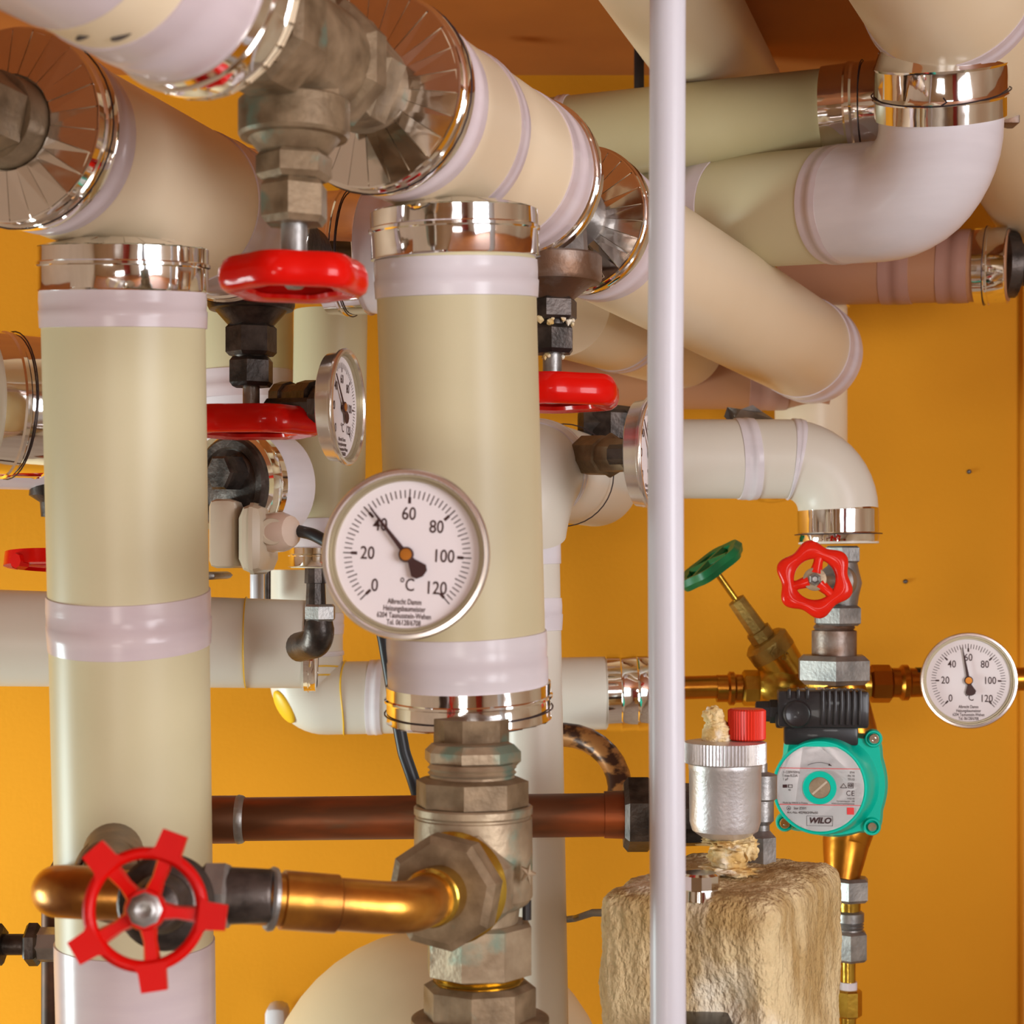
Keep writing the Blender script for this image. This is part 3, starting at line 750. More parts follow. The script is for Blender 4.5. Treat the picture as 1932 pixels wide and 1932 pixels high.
# ------------------------------------------------------------------ region between the thick pipes
pipe('insulated_pipe', 'grey white vertical pipe behind the nearly edge on gauge, left of central pipe', 'pipe',
     [P(624, 588, 1.55), P(618, 1072, 1.55)], 0.0315, jacket=M_JACK, tapes=[(.178, .205, .001)], foils=[(.203, .2205)])
root, bp = pipe('insulated_pipe', 'cream vertical pipe ending in a white rounded elbow behind the dark round cover', 'pipe',
     [P(458, 520, 1.60), P(462, 900, 1.60), P(448, 915, 1.49)], 0.044, bend=.030, jacket=M_JACK, tapes=[(.085, .11, .001, M_TAPE), (.11, .19, .001, M_TAPW)])
cc = P(440, 915, 1.44); nn = Vector((-.70, -1, -.02)).normalized()
bm = NB(); lathe(bm, cc - nn * .03, nn, [(-.03, .03), (-.02, .043), (0, .0440), (.010, .043), (.012, .0415)], n=48, cap=False)
r = thing('inspection_cover', 'round dark cover with hex plug in a foil ring, below the second red wheel', 'cover', cc)
part('tape_band', bm, M_TAPW, r)
bm = NB(); lathe(bm, cc - nn * .018, nn, [(0, .0425), (.006, .0425), (.007, .0435), (.009, .0425), (.016, .042), (.018, .039), (.018, .030)], n=64, cap=False); part('foil_collar', bm, M_FOIL, r, ang=30)
bm = NB(); lathe(bm, cc, nn, [(0, .0385), (.004, .0385), (.006, .036), (.006, .030), (.004, .028), (.008, .012), (.008, 0)], n=56); part('cover_disc', bm, M_IRON, r, ang=25)
bm = NB(); lathe(bm, cc + Vector((.009, 0, .009)) + nn * .002, nn, [(0, .019), (.006, .018), (.009, .014)], n=32); hexa(bm, cc + Vector((.009, 0, .009)) + nn * .006, nn, 0, .024, .0150, rot=.5); part('hex_plug', bm, M_IRON, r, ang=25)
# actuator
r = thing('actuator', 'beige plastic actuator box beside the left thick pipe, below the dark round cover', 'actuator', P(450, 1030, 1.46))
bm = NB(); box(bm, P(392, 1072, 1.39), P(484, 950, 1.50), bev=.006); part('housing', bm, M_BEI, r)
bm = NB(); box(bm, P(446, 1084, 1.375), P(528, 955, 1.47), bev=.012); part('terminal_cover', bm, M_BEI, r)
bm = NB(); box(bm, P(380, 1094, 1.41), P(440, 1078, 1.50), bev=.004); part('base_plate', bm, M_STEEL, r)
kn = Vector((.8, -.5, .05)).normalized(); kc = P(512, 1005, 1.40)
bm = NB(); lathe(bm, kc, kn, [(-.012, .010), (0, .0155), (.012, .0155), (.020, .012), (.023, .006)], n=14); g_ = part('cable_gland', bm, M_BEIP, r, ang=30)
bm = NB(); lathe(bm, P(513, 1003, 1.384), (-.1, -1, 0), [(0, .0105), (.0015, .010), (.0015, .007), (-.001, .005), (-.001, 0)], n=28); part('gland_dimple', bm, M_BEI, g_)
bm = NB(); tube(bm, [P(556, 1000, 1.40), P(590, 1008, 1.38), P(640, 1035, 1.36), P(690, 1100, 1.32), P(722, 1190, 1.30), P(745, 1330, 1.30), P(762, 1420, 1.30), P(790, 1500, 1.30), P(800, 1560, 1.33)], .0048, bend=.04)
single('cable', bm, M_CABLE, 'black cable from the beige actuator passing behind the large gauge and down', 'cable')
bm = NB(); vprof(bm, 485, 1.62, [(1080, 13), (1138, 13), (1142, 10)], n=20)
single('conduit', bm, M_POLE, 'short grey-white conduit piece under the beige actuator box', 'conduit')
bm = NB(); vprof(bm, 505, 1.60, [(1070, 6), (1180, 6)], n=12)
single('conduit', bm, M_IRON, 'thin black vertical rod under the beige actuator box', 'rod')
# brass nipple under the vertical pipe + dark drain elbow
r = thing('drain_fitting', 'black iron drain fitting with elbow between the left pipe and the large gauge', 'pipe fitting', P(600, 1075, 1.33))
bm = NB(); vprof(bm, 596, 1.33, [(1072, 21), (1100, 22), (1101, 18), (1150, 20)], n=10); part('body', bm, M_IRON, r, ang=25)
bm = NB(); vhex(bm, 604, 1.33, 1140, 1172, 31); part('hex_nut', bm, M_STEEL, r, ang=25)
bm = NB(); pt = Path([P(602, 1165, 1.33), P(602, 1212, 1.33), P(560, 1222, 1.36)], .010); sweep(bm, pt, [(0, .0095), (.008, .0112), (pt.L - .004, .0112), (pt.L, .009)], n=20); part('elbow', bm, M_IRON, r)
# horizontal pipe on the left
pipe('insulated_pipe', 'grey white horizontal pipe crossing behind the left thick pipe', 'pipe',
     [P(-80, 1202, 1.42), P(598, 1216, 1.44)], 0.0385, r1=.0350, jacket=M_JACW, tapes=[(.225, .2262, .001, M_YEL)], foils=[(.272, .2825)])
root, yp = pipe('insulated_pipe', 'white plastic elbow with yellow sealant turning right behind the central pipe', 'pipe',
     [P(578, 1075, 1.66), P(578, 1318, 1.66), P(1220, 1306, 1.66)], 0.0335, bend=.018, jacket=M_JACW,
     tapes=[(.04, .06, .001, M_TAPW), (.075, .080, .001, M_TAPW), (.168, .182, .002, M_TAPW)])
bm = NB(); c, t, u = yp.at(.105); v = t.cross(u)
# shell seam ribs and the yellow patch
for s_ in (.088, .096, .146):
    pts_ = []
    for q in range(41):
        a = 2 * math.pi * q / 40; c, t, u = yp.at(s_ + .001 * math.sin(3 * a)); v = t.cross(u); pts_.append(c + (u * math.cos(a) + v * math.sin(a)) * .0338)
    tube(bm, pts_, .0008, n=6)
part('shell_seams', bm, M_YEL, root, label='yellow sealant seams')
bm = NB(); r_ = bmesh.ops.create_uvsphere(bm, u_segments=24, v_segments=12, radius=1.0)
Mp = basis((-.62, -.66, -.42), (-.35, 0, 1)).to_4x4()
for v in r_['verts']: v.co = P(536, 1334, 1.640) + (Mp @ Vector((v.co.x * .010, v.co.y * .017, v.co.z * .004)))
part('sealant_patch', bm, M_YEL, root, label='yellow sealant patch')
bm = NB(); Ly = yp.L
sweep(bm, yp, [(Ly - .038, .033), (Ly - .037, .0355), (Ly - .025, .0355), (Ly - .024, .0365), (Ly - .022, .0355), (Ly - .010, .0355), (Ly - .009, .0365), (Ly - .007, .0355), (Ly + .002, .035), (Ly + .004, .015)], n=56, cap=False, wob=.001)
part('foil_collar', bm, M_FOIL, root, ang=30)

# left edge assembly
pipe('insulated_pipe', 'foil collared pipe end at left edge, halfway up, behind left thick pipe', 'pipe',
     [P(-330, 745, 1.12), P(66, 768, 1.20)], 0.0452, jacket=M_JACW, foils=[(.098, .1375)], faces=[(.1375, .047, .004, 1)], wires=[.118])
pipe('insulated_pipe', 'mauve taped pipe at the left edge just below the foil collar', 'pipe',
     [P(-330, 800, 1.28), P(120, 812, 1.30)], 0.0435, jacket=M_TAPE, jname='taped_jacket')
r = thing('gate_valve', 'small dark valve with red wheel at the left edge, mostly behind the thick pipe', 'valve', P(108, 930, 1.30))
bm = NB(); vprof(bm, 108, 1.30, [(900, 30), (915, 50), (935, 52), (948, 32), (975, 30), (976, 18), (1040, 18)], n=20); part('bonnet', bm, M_IRON, r, ang=28)
bm = NB(); cW = P(108, 1058, 1.30); kk = 1.3 / F
ringsweep(bm, cW, (0, -.1, -1), 88 * kk, [(-6 * kk, -14 * kk), (8 * kk, -14 * kk), (10 * kk, 12 * kk), (-6 * kk, 14 * kk)], n=60)
for q in range(5):
    a = q * 2 * math.pi / 5 + 2.9
    d = Vector((math.cos(a), math.sin(a), 0)); pth = Path([cW, cW + d * 104 * kk]); sweep(bm, pth, [(0, 16 * kk), (pth.L * .7, 10 * kk), (pth.L * .8, 17 * kk), (pth.L, 14 * kk)], n=8)
part('handwheel', bm, M_RED, r, ang=30)

# ------------------------------------------------------------------ tarnished horizontal copper pipe
DC = 1.24; kc_ = DC / F
r = thing('copper_pipe', 'dark tarnished horizontal copper pipe crossing behind the central bronze valve', 'pipe', P(400, 1545, DC))
bm = NB(); hprof(bm, 1547, DC, [(340, 41), (1180, 41)], n=40, y2=1537); part('tube', bm, M_COPD, r)
bm = NB(); hprof(bm, 1547, DC, [(330, 45), (448, 45), (452, 42)], n=40, y2=1546); part('coupling', bm, M_COPD, r)
bm = NB(); hprof(bm, 1546, DC, [(444, 44), (450, 46.5), (458, 45), (462, 42)], n=40); part('solder_ring', bm, M_STEEL, r)
bm = NB(); hprof(bm, 1537, DC, [(1140, 44), (1190, 46)], n=40); part('coupling', bm, M_COPD, r)
bm = NB(); hexa(bm, P(1176, 1537, DC), (1, 0, 0), 0, .020, 72 * kc_, rot=.1); part('union_nut', bm, M_IRON, r, ang=20)
bm = NB(); hprof(bm, 1537, DC, [(1225, 62), (1345, 58), (1350, 40)], n=10); part('union_body', bm, M_IRON, r, ang=20)

# ------------------------------------------------------------------ central bronze valve column
DV = .985
r = thing('mixing_valve', 'large aged bronze valve below the central thick pipe, copper pipe entering its side', 'valve', P(900, 1650, DV))
bm = NB(); vprof(bm, 889, DV + .03, [(1355, 73), (1412, 73)], n=12, rot=.2); part('pipe_stub', bm, M_BRZ, r, ang=20)
bm = NB(); vhex(bm, 892, DV + .01, 1403, 1447, 93, n=8, rot=.2); part('union_nut', bm, M_BRZP, r, ang=20)
bm = NB(); vprof(bm, 891, DV, [(1440, 78), (1447, 84), (1452, 79), (1457, 84), (1462, 79), (1470, 82)], n=40); part('thread', bm, M_BRZP, r)
bm = NB(); vhex(bm, 891, DV, 1466, 1524, 107, n=8, rot=.12, ch=.06); part('hex_collar', bm, M_BRZ, r, ang=20)
bm = NB(); vprof(bm, 893, DV, [(1519, 108), (1522, 112), (1534, 112), (1538, 108), (1541, 108), (1543, 111), (1600, 112), (1690, 112), (1702, 104), (1712, 88), (1745, 84)], n=56)
on = Vector((-.30, -.95, .01)).normalized(); oc = P(895, 1655, DV)
lathe(bm, oc, on, [(0, .030), (.030, .030), (.034, .0285)], n=8, rot=.35)
part('valve_body', bm, M_BRZP, r, ang=28)
bm = NB(); lathe(bm, oc, on, [(.032, .0275), (.034, .0295), (.037, .0275), (.039, .0295), (.042, .0275)], n=40); part('gasket', bm, M_BRS, r)
bm = NB(); hexa(bm, oc, on, .040, .056, .0305, n=8, rot=.2, ch=.07); part('outlet_nut', bm, M_BRZ, r, ang=20)
# raised star mark on the right of the body
bm = NB(); cst = P(1003, 1650, DV - .004)
sc_ = P(996, 1650, DV - .0305)
rings_ = []
for dy in (0.0, .006):
    rings_.append([bm.verts.new(sc_ + Vector((math.cos(math.pi * q / 5) * (.0062 if q % 2 == 0 else .0026) * .7, dy, math.sin(math.pi * q / 5) * (.0062 if q % 2 == 0 else .0026)))) for q in range(10)])
c0_ = bm.verts.new(sc_ + Vector((0, -.0015, 0)))
for q in range(10):
    bm.faces.new((c0_, rings_[0][q], rings_[0][(q + 1) % 10])); bm.faces.new((rings_[0][q], rings_[0][(q + 1) % 10], rings_[1][(q + 1) % 10], rings_[1][q]))
part('star_mark', bm, M_BRZP, r, flat=True)
bm = NB(); vprof(bm, 994, DV, [(1698, 9), (1735, 9)], n=10); part('drain_screw', bm, M_BLK, r)
bm = NB(); vhex(bm, 904, DV, 1738, 1838, 103, n=8, rot=.30, ch=.05); part('hex_collar', bm, M_BRZP, r, ang=20)
bm = NB(); vprof(bm, 903, DV, [(1835, 86), (1841, 80), (1846, 86), (1851, 80), (1858, 86)], n=40); part('thread', bm, M_BRS, r)
bm = NB(); vhex(bm, 905, DV, 1852, 1925, 107, n=8, rot=.12, ch=.08); part('union_nut', bm, M_BRZ, r, ang=20)
bm = NB(); vprof(bm, 906, DV, [(1914, 118), (1920, 130), (1965, 132), (2000, 100), (2300, 100)], n=56); part('base_flange', bm, M_BRZ, r)

# ------------------------------------------------------------------ front copper line with spoked wheel
DF = .86; kf = DF / F
r = thing('copper_pipe', 'bright copper pipe in front, from the bronze valve left to the spoked red wheel', 'pipe', P(700, 1685, DF))
o0 = oc + on * .050
bend_pts = [o0, o0 + on * .052, P(430, 1690, DF)]
pth = Path(bend_pts, .030)
bm = NB(); sweep(bm, pth, [(0, .0128), (pth.L, .0128)], n=40); part('elbow_tube', bm, M_COP, r)
bm = NB(); sweep(bm, pth, [(.004, .0150), (.018, .0150), (.019, .0140), (.021, .0150), (.0235, .0140)], n=40); part('brass_ferrule', bm, M_BRS, r)
bm = NB(); s1 = pth.L - 210 * kf; sweep(bm, pth, [(s1 - 4 * kf, .0128), (s1, .0142), (s1 + 105 * kf, .0142), (s1 + 108 * kf, .0128)], n=40); part('coupling', bm, M_COP, r)
bm = NB(); s2 = pth.L - 90 * kf; sweep(bm, pth, [(s2 - 2 * kf, .013), (s2, .0150), (s2 + 8 * kf, .0155), (s2 + 14 * kf, .0145)], n=40); part('solder_ring', bm, M_STEEL, r)
# valve body
rv = thing('globe_valve', 'dark valve with spoked red handwheel in front of the left thick pipe', 'valve', P(330, 1700, DF))
bm = NB(); hprof(bm, 1690, DF, [(350, 54), (428, 54), (510, 50), (516, 46)], n=40); part('end_socket', bm, M_IRON, rv)
bm = NB(); hexa(bm, P(385, 1690, DF), (1, 0, 0), 0, 50 * kf, 68 * kf, rot=.3, ch=.1); part('hex_collar', bm, M_STEEL, rv, ang=20)
bm = NB(); r_ = bmesh.ops.create_uvsphere(bm, u_segments=32, v_segments=20, radius=68 * kf)
for v in r_['verts']: v.co = Vector((v.co.x * 1.15, v.co.y, v.co.z)) + P(300, 1695, DF + .005)
part('valve_body', bm, M_IRON, rv)
wc = P(275, 1716, .752); vb = P(318, 1700, DF - .01); wn = (wc - vb).normalized()
bm = NB(); Lw = (wc - vb).length
lathe(bm, vb, wn, [(-.01, .0215), (.010, .0215), (.013, .0225), (.016, .0205), (.020, .0215), (.023, .019), (.027, .020), (.030, .014), (.045, .013), (.050, .010), (.062, .010), (.064, .005), (Lw, .005)], n=40)
part('bonnet', bm, M_IRON, rv, ang=30)
kw = .752 / F
bm = NB(); u = Vector((0, 0, 1)); u = (u - wn * u.dot(wn)).normalized(); vv = wn.cross(u)   # vv points left/right
ringsweep(bm, wc, wn, 104 * kw, [(-9 * kw, -16 * kw), (3 * kw, -20 * kw), (12 * kw, -14 * kw), (13 * kw, 6 * kw), (6 * kw, 14 * kw), (-4 * kw, 13 * kw), (-10 * kw, 4 * kw)], n=90, up=u)
right = Vector((1, 0, 0)); right = (right - wn * right.dot(wn)).normalized(); upv = wn.cross(right); upv = upv if upv.z > 0 else -upv
for adeg in (132, 70, -6, -82, 212):
    a = math.radians(adeg); d = right * math.cos(a) + upv * math.sin(a); e = -right * math.sin(a) + upv * math.cos(a)
    # lug
    for (s0, s1_, w0, w1, z0, z1) in ((100, 152, 36, 24, -16, 15),):
        q = []
        for (s_, w_) in ((s0, w0), (s0 + 16, w0 * .72), (s1_, w1)):
            for (sw, zz) in ((-1, z0), (1, z0), (1, z1), (-1, z1)):
                q.append(bm.verts.new(wc + d * s_ * kw + e * sw * w_ * kw + wn * zz * kw))
        for b_ in (0, 4):
            for j in range(4): bm.faces.new((q[b_ + j], q[b_ + (j + 1) % 4], q[b_ + 4 + (j + 1) % 4], q[b_ + 4 + j]))
        bm.faces.new(q[8:12]); bm.faces.new(q[0:4][::-1])
    # spoke
    q = []
    for (s_, w_, zo) in ((18, 20, 6), (60, 13, -6), (100, 17, -6)):
        for (sw, zz) in ((-1, -12), (1, -12), (.7, 10), (-.7, 10)):
            q.append(bm.verts.new(wc + d * s_ * kw + e * sw * w_ * kw + wn * (zz + zo) * kw))
    for b_ in (0, 4):
        for j in range(4): bm.faces.new((q[b_ + j], q[b_ + (j + 1) % 4], q[b_ + 4 + (j + 1) % 4], q[b_ + 4 + j]))
lathe(bm, wc - wn * 22 * kw, wn, [(0, 34 * kw), (30 * kw, 40 * kw), (40 * kw, 36 * kw)], n=32)
bmesh.ops.bevel(bm, geom=[e_ for e_ in bm.edges if e_.is_manifold and e_.calc_face_angle(0) > 1.0], offset=2.2 * kw, segments=2, affect='EDGES')
hw = part('handwheel', bm, M_REDL, rv, ang=55)
bm = NB(); lathe(bm, wc + wn * 12 * kw, wn, [(0, 33 * kw), (8 * kw, 33 * kw), (12 * kw, 25 * kw), (28 * kw, 24 * kw), (31 * kw, 17 * kw), (29 * kw, 9 * kw), (22 * kw, 0)], n=8); part('wheel_nut', bm, M_CHR if False else M_STEEL, hw)
# left part of the copper line
r = thing('copper_pipe', 'rounded copper elbow left of and behind the spoked red wheel', 'pipe', P(120, 1685, DF))
bm = NB(); tube(bm, [P(300, 1690, DF), P(108, 1682, DF), P(118, 1672, 1.25)], 50 * kf, bend=.022, n=36); part('elbow_tube', bm, M_COP, r)
bm = NB(); hprof(bm, 1685, DF + .004, [(190, 52), (205, 56), (260, 56)], n=36); part('coupling', bm, M_BRZ, r)
bm = NB(); ringsweep(bm, P(208, 1648, .93), (.2, -1, 0), .0165, circprof(.0018, .006), n=48); ringsweep(bm, P(214, 1645, .95), (.2, -1, 0), .0185, circprof(.0018, .006), n=48)
lathe(bm, P(208, 1650, .90), (-.2, 1, 0), [(0, .012), (.07, .016)], n=30)
single('pipe_union', bm, M_BRZ, 'ringed bronze union half hidden behind the upper left of the spoked wheel', 'pipe union')
bm = NB(); tube(bm, [P(220, 1590, 1.28), P(100, 1590, 1.24), P(98, 2700, 1.24)], .0078, bend=.036, n=20)
single('copper_pipe', bm, M_DKC, 'thin dark copper pipe bending down along the left side of the left thick pipe', 'pipe')
r = thing('pipe_clamp', 'dark threaded pipe clamp with nuts at the bottom left edge', 'clamp', P(50, 1782, 1.20))
bm = NB(); hprof(bm, 1782, 1.20, [(-40, 20), (60, 20)], n=20); part('threaded_rod', bm, M_IRON, r)
bm = NB(); hexa(bm, P(-20, 1782, 1.2), (1, 0, 0), 0, 28 * 1.2 / F, 40 * 1.2 / F); part('nut', bm, M_IRON, r, ang=20)
bm = NB(); hexa(bm, P(50, 1782, 1.2), (1, 0, 0), 0, 26 * 1.2 / F, 41 * 1.2 / F); part('nut', bm, M_IRON, r, ang=20)
bm = NB(); hexa(bm, P(60, 1782, 1.2), (1, 0, 0), 0, 60 * 1.2 / F, 33 * 1.2 / F, n=8); part('jaw', bm, M_STEEL, r, ang=20)

# ------------------------------------------------------------------ tank, brown hose, cable, clip
DT = 1.64; kt = DT / F
bm = NB(); st = [(0, 0)]
Rt = 330 * kt
for q in range(1, 13):
    a = q / 12 * math.pi / 2; st.append((Rt * (1 - math.cos(a)), Rt * math.sin(a)))
st.append((Rt + .35, Rt)); lathe(bm, P(826, 1757, DT), (0, 0, -1), st, n=72)
single('expansion_tank', bm, M_TANK, 'big round beige tank dome at the bottom behind the bronze valve', 'tank')
bm = NB()
pts_ = []
for q in range(11):
    a = math.radians(112 - q * 12); pts_.append(P(1062 + 108 * math.cos(a), 1490 - 104 * math.sin(a), 1.62 - .006 * q))
tube(bm, pts_, .0108, n=24)
single('flexible_hose', bm, M_BARK, 'mottled brown curved hose between the slim white pipe and the grey pole', 'hose')
bm = NB(); tube(bm, [P(1040, 1738, 1.45), P(1085, 1733, 1.40), P(1118, 1722, 1.25), P(1150, 1722, 1.16)], .0026, bend=.02, n=12)
single('cable', bm, M_CABLE, 'thin black cable entering the left side of the mineral wool block', 'cable')
bm = NB(); box(bm, P(498, 1990, 1.90), P(548, 1885, 1.94), bev=.008)
single('wall_clip', bm, M_POLE, 'small grey plastic clip on the wall left of the beige tank', 'clip')
for (x, y, lab) in ((1708, 1097, 'tiny dark screw in the ochre wall right of the red star wheel'), (1828, 890, 'tiny greyish screw in the ochre wall, upper right above the right gauge')):
    bm = NB(); lathe(bm, P(x, y, YB) + Vector((0, -.003, 0)), (0, 1, 0), [(0, .0012), (.001, .0024), (.004, .0024)], n=16)
    single('screw', bm, M_IRON, lab, 'screw')

# ------------------------------------------------------------------ mineral wool block
phi = math.radians(25)
ex = Vector((-math.cos(phi), math.sin(phi), 0)); ey = Vector((math.sin(phi), math.cos(phi), 0))
cn = P(1458, 1705, 1.05); ztop = cn.z
Wb, Db, Hb = .112, .165, .16
bm = NB()
bmesh.ops.create_grid(bm, x_segments=2, y_segments=2, size=.5); bm.free(); bm = NB()
nx, ny, nz = 76, 96, 90
def wool_pt(a, b, c):
    # a along ex (0..Wb), b along ey (0..Db), c down (0..Hb): rounded box
    p = Vector((a, b, c)); rr = .0135
    lo = Vector((rr, rr, rr)); hi = Vector((Wb - rr, Db - rr, Hb + .1))
    q = Vector((min(max(p.x, lo.x), hi.x), min(max(p.y, lo.y), hi.y), min(max(p.z, lo.z), hi.z)))
    d = p - q
    if d.length > 1e-6: p = q + d.normalized() * rr
    w_ = cn + ex * p.x + ey * p.y + Vector((0, 0, -p.z))
    nrm = (ex * d.x + ey * d.y - Vector((0, 0, d.z)))
    nrm = nrm.normalized() if nrm.length > 1e-6 else Vector((0, 0, 0))
    q2 = Vector((w_.x * 22, w_.y * 22, w_.z * 22))
    dv = noise.fractal(q2, 1.0, 2.0, 3) * .0022
    st_ = Vector((w_.x * 160, w_.y * 160, w_.z * 35)) if b < 1e-5 or a < .001 else Vector((w_.x * 110, w_.y * 110, w_.z * 110))
    dv += noise.noise(st_) * .0012 + noise.noise(w_ * 420) * .0007
    # seams (grooves) on the right side face
    if p.x < .01:
        for gb in (.055, .10):
            dd = abs(p.y - gb - .004 * math.sin(p.z * 40)); 
            if dd < .004: dv -= (1 - dd / .004) * .0035
    if p.y < .01:
        dd = abs(p.x - .062 - .001 * math.sin(p.z * 60))
        if dd < .003: dv -= (1 - dd / .003) * .003
    # sagging dents in the lower front
    dv -= .010 * math.exp(-(((p.x - .03) / .02) ** 2 + ((p.z - .065) / .018) ** 2)) if p.y < .02 else 0
    return w_ + nrm * dv
def face_grid(fn, n1, n2):
    vs = [[bm.verts.new(fn(i / n1, j / n2)) for j in range(n2 + 1)] for i in range(n1 + 1)]
    for i in range(n1):
        for j in range(n2): bm.faces.new((vs[i][j], vs[i + 1][j], vs[i + 1][j + 1], vs[i][j + 1]))
face_grid(lambda s, t: wool_pt(s * Wb, 0, t * Hb), nx, nz)
face_grid(lambda s, t: wool_pt(s * Wb, Db, t * Hb), nx, nz)
face_grid(lambda s, t: wool_pt(0, s * Db, t * Hb), ny, nz)
face_grid(lambda s, t: wool_pt(Wb, s * Db, t * Hb), ny, nz)
face_grid(lambda s, t: wool_pt(s * Wb, t * Db, 0), nx, ny)
bmesh.ops.remove_doubles(bm, verts=bm.verts, dist=1e-5)
single('insulation_block', bm, M_WOOL, 'fuzzy yellowish mineral wool block at the lower right under the air vent', 'insulation', ang=80)
bm = NB(); box(bm, P(1285, 2010, 1.035), P(1362, 1882, 1.11), bev=.002)
single('square_bar', bm, M_BLK, 'black square metal stub on the front of the wool block at the bottom edge', 'bar')
r = thing('chrome_nut', 'polished chrome cap nut on top of the wool block beside the grey pole', 'nut', P(1322, 1682, 1.085))
bm = NB(); vprof(bm, 1320, 1.085, [(1646, 0), (1646, 32), (1650, 38), (1676, 38)], n=12); part('cap', bm, M_CHR, r, ang=25)
bm = NB(); vprof(bm, 1320, 1.085, [(1676, 41), (1692, 42), (1696, 42)], n=32); part('washer', bm, M_CHR, r)

# ------------------------------------------------------------------ automatic air vent
DA = 1.155; ka = DA / F
r = thing('air_vent', 'silver automatic air vent crusted with limescale standing on the wool block', 'air vent', P(1372, 1645, DA))
bm = NB(); vprof(bm, 1368, DA, [(1430, 66), (1438, 69), (1450, 69), (1452, 68), (1550, 67), (1566, 62), (1576, 48), (1584, 30)], n=56); part('body', bm, M_ALU, r, ang=30)
bm = NB(); n = 72; p0 = P(1368, 1400, DA)
rows = []
for (yy, rr) in ((1397, 0), (1397, 60), (1400, 76), (1438, 76), (1441, 70)):
    row = []
    for q in range(n * 2):
        a = math.pi * q / n; rad_ = (rr + (1.8 if q % 2 and rr > 70 else 0) - (1.2 if not q % 2 and rr > 70 else 0)) * ka
        row.append(bm.verts.new(P(1368, yy, DA) + Vector((math.cos(a) * rad_, math.sin(a) * rad_, 0))) if rr else None)
    rows.append(row)
for A, B in zip(rows[1:], rows[2:]):
    for q in range(n * 2): bm.faces.new((A[q], A[(q + 1) % (2 * n)], B[(q + 1) % (2 * n)], B[q]))
bm.faces.new(rows[1]); part('knurled_lid', bm, M_ALU, r, ang=15)
def crust(bm, c, rx, rz, seed, amp=.3, sub=4):
    r_ = bmesh.ops.create_icosphere(bm, subdivisions=sub, radius=1.0)
    for v in r_['verts']:
        d = v.co.normalized(); f = 1 + amp * noise.fractal(d * 2.2 + Vector((seed, 0, 0)), 1.0, 2.0, 4) + amp * .4 * noise.noise(d * 9 + Vector((seed, 0, 0)))
        v.co = Vector((d.x * rx * f, d.y * rx * f, d.z * rz * f)) + c
bm = NB(); vprof(bm, 1350, DA, [(1345, 14), (1372, 20), (1376, 25), (1400, 27)], n=24)
crust(bm, P(1346, 1350, DA), 19 * ka, 18 * ka, 1); crust(bm, P(1352, 1372, DA), 23 * ka, 14 * ka, 2); crust(bm, P(1352, 1392, DA), 27 * ka, 12 * ka, 3)
part('crusted_nozzle', bm, M_CRUST, r, ang=70)
bm = NB(); rows = []; n = 40; cx_ = 1409
for (yy, rr) in ((1337, 30), (1340, 35), (1393, 35), (1396, 31)):
    row = []
    for q in range(n * 2):
        a = math.pi * q / n; rad_ = (rr + (.9 if q % 2 else -.9)) * ka
        row.append(bm.verts.new(P(cx_, yy, DA) + Vector((math.cos(a) * rad_, math.sin(a) * rad_, 0))))
    rows.append(row)
for A, B in zip(rows, rows[1:]):
    for q in range(n * 2): bm.faces.new((A[q], A[(q + 1) % (2 * n)], B[(q + 1) % (2 * n)], B[q]))
bm.faces.new(rows[0]); bm.faces.new(rows[-1]); part('red_cap', bm, M_REDP, r, ang=15)
bm = NB(); vhex(bm, 1376, DA, 1578, 1636, 36, rot=.3)
crust(bm, P(1372, 1590, DA), 46 * ka, 13 * ka, 5, .5); crust(bm, P(1412, 1600, DA - .004), 17 * ka, 24 * ka, 6, .4); crust(bm, P(1372, 1615, DA - .002), 34 * ka, 22 * ka, 8, .25)
crust(bm, P(1372, 1642, DA), 52 * ka, 10 * ka, 9, .5)
part('crusted_base', bm, M_CRUST, r, ang=70)
bm = NB()
vprof(bm, 1436, 1.20, [(1440, 12), (1456, 12), (1460, 26), (1462, 30), (1506, 30), (1510, 24), (1548, 24), (1556, 16), (1566, 16), (1578, 26)], n=32)
r = thing('shutoff_valve', 'small grey steel valve behind the silver air vent on the wool block', 'valve', P(1436, 1630, 1.2)); part('body', bm, M_STEEL, r, ang=30)
bm = NB(); vhex(bm, 1436, 1.20, 1574, 1632, 30); part('hex_nut', bm, M_STEEL, r, ang=20)

# ------------------------------------------------------------------ right column: star wheel valve
DP = 1.60; kp = DP / F
r = thing('star_wheel_valve', 'grey valve with lobed red star wheel under the pale elbow', 'valve', P(1585, 1110, DP))
bm = NB(); vhex(bm, 1590, DP, 1030, 1062, 36, rot=.2, ch=.1); part('hex_collar', bm, M_STEEL, r, ang=20)
bm = NB(); vprof(bm, 1590, DP, [(1055, 26), (1075, 30), (1100, 36), (1125, 30), (1145, 27), (1152, 30)], n=32)
lathe(bm, P(1588, 1098, DP), P(1537, 1093, 1.50) - P(1588, 1098, DP), [(0, .0155), (.025, .0155), (.028, .012), (.045, .012), (.048, .006), (.10, .006)], n=24)
part('valve_body', bm, M_STEEL, r, ang=30)
bm = NB(); vhex(bm, 1580, DP, 1142, 1180, 48, rot=.1, ch=.1); part('hex_collar', bm, M_STEEL, r, ang=20)
wc = P(1537, 1093, 1.49); wn = Vector((-.10, -1, .04)).normalized(); kw2 = 1.49 / F
bm = NB()
ringsweep(bm, wc, wn, 53.5 * kw2, circprof(15 * kw2, 11 * kw2, 16), lobes=6, amp=.115, n=144, phase=.15, outer=True)
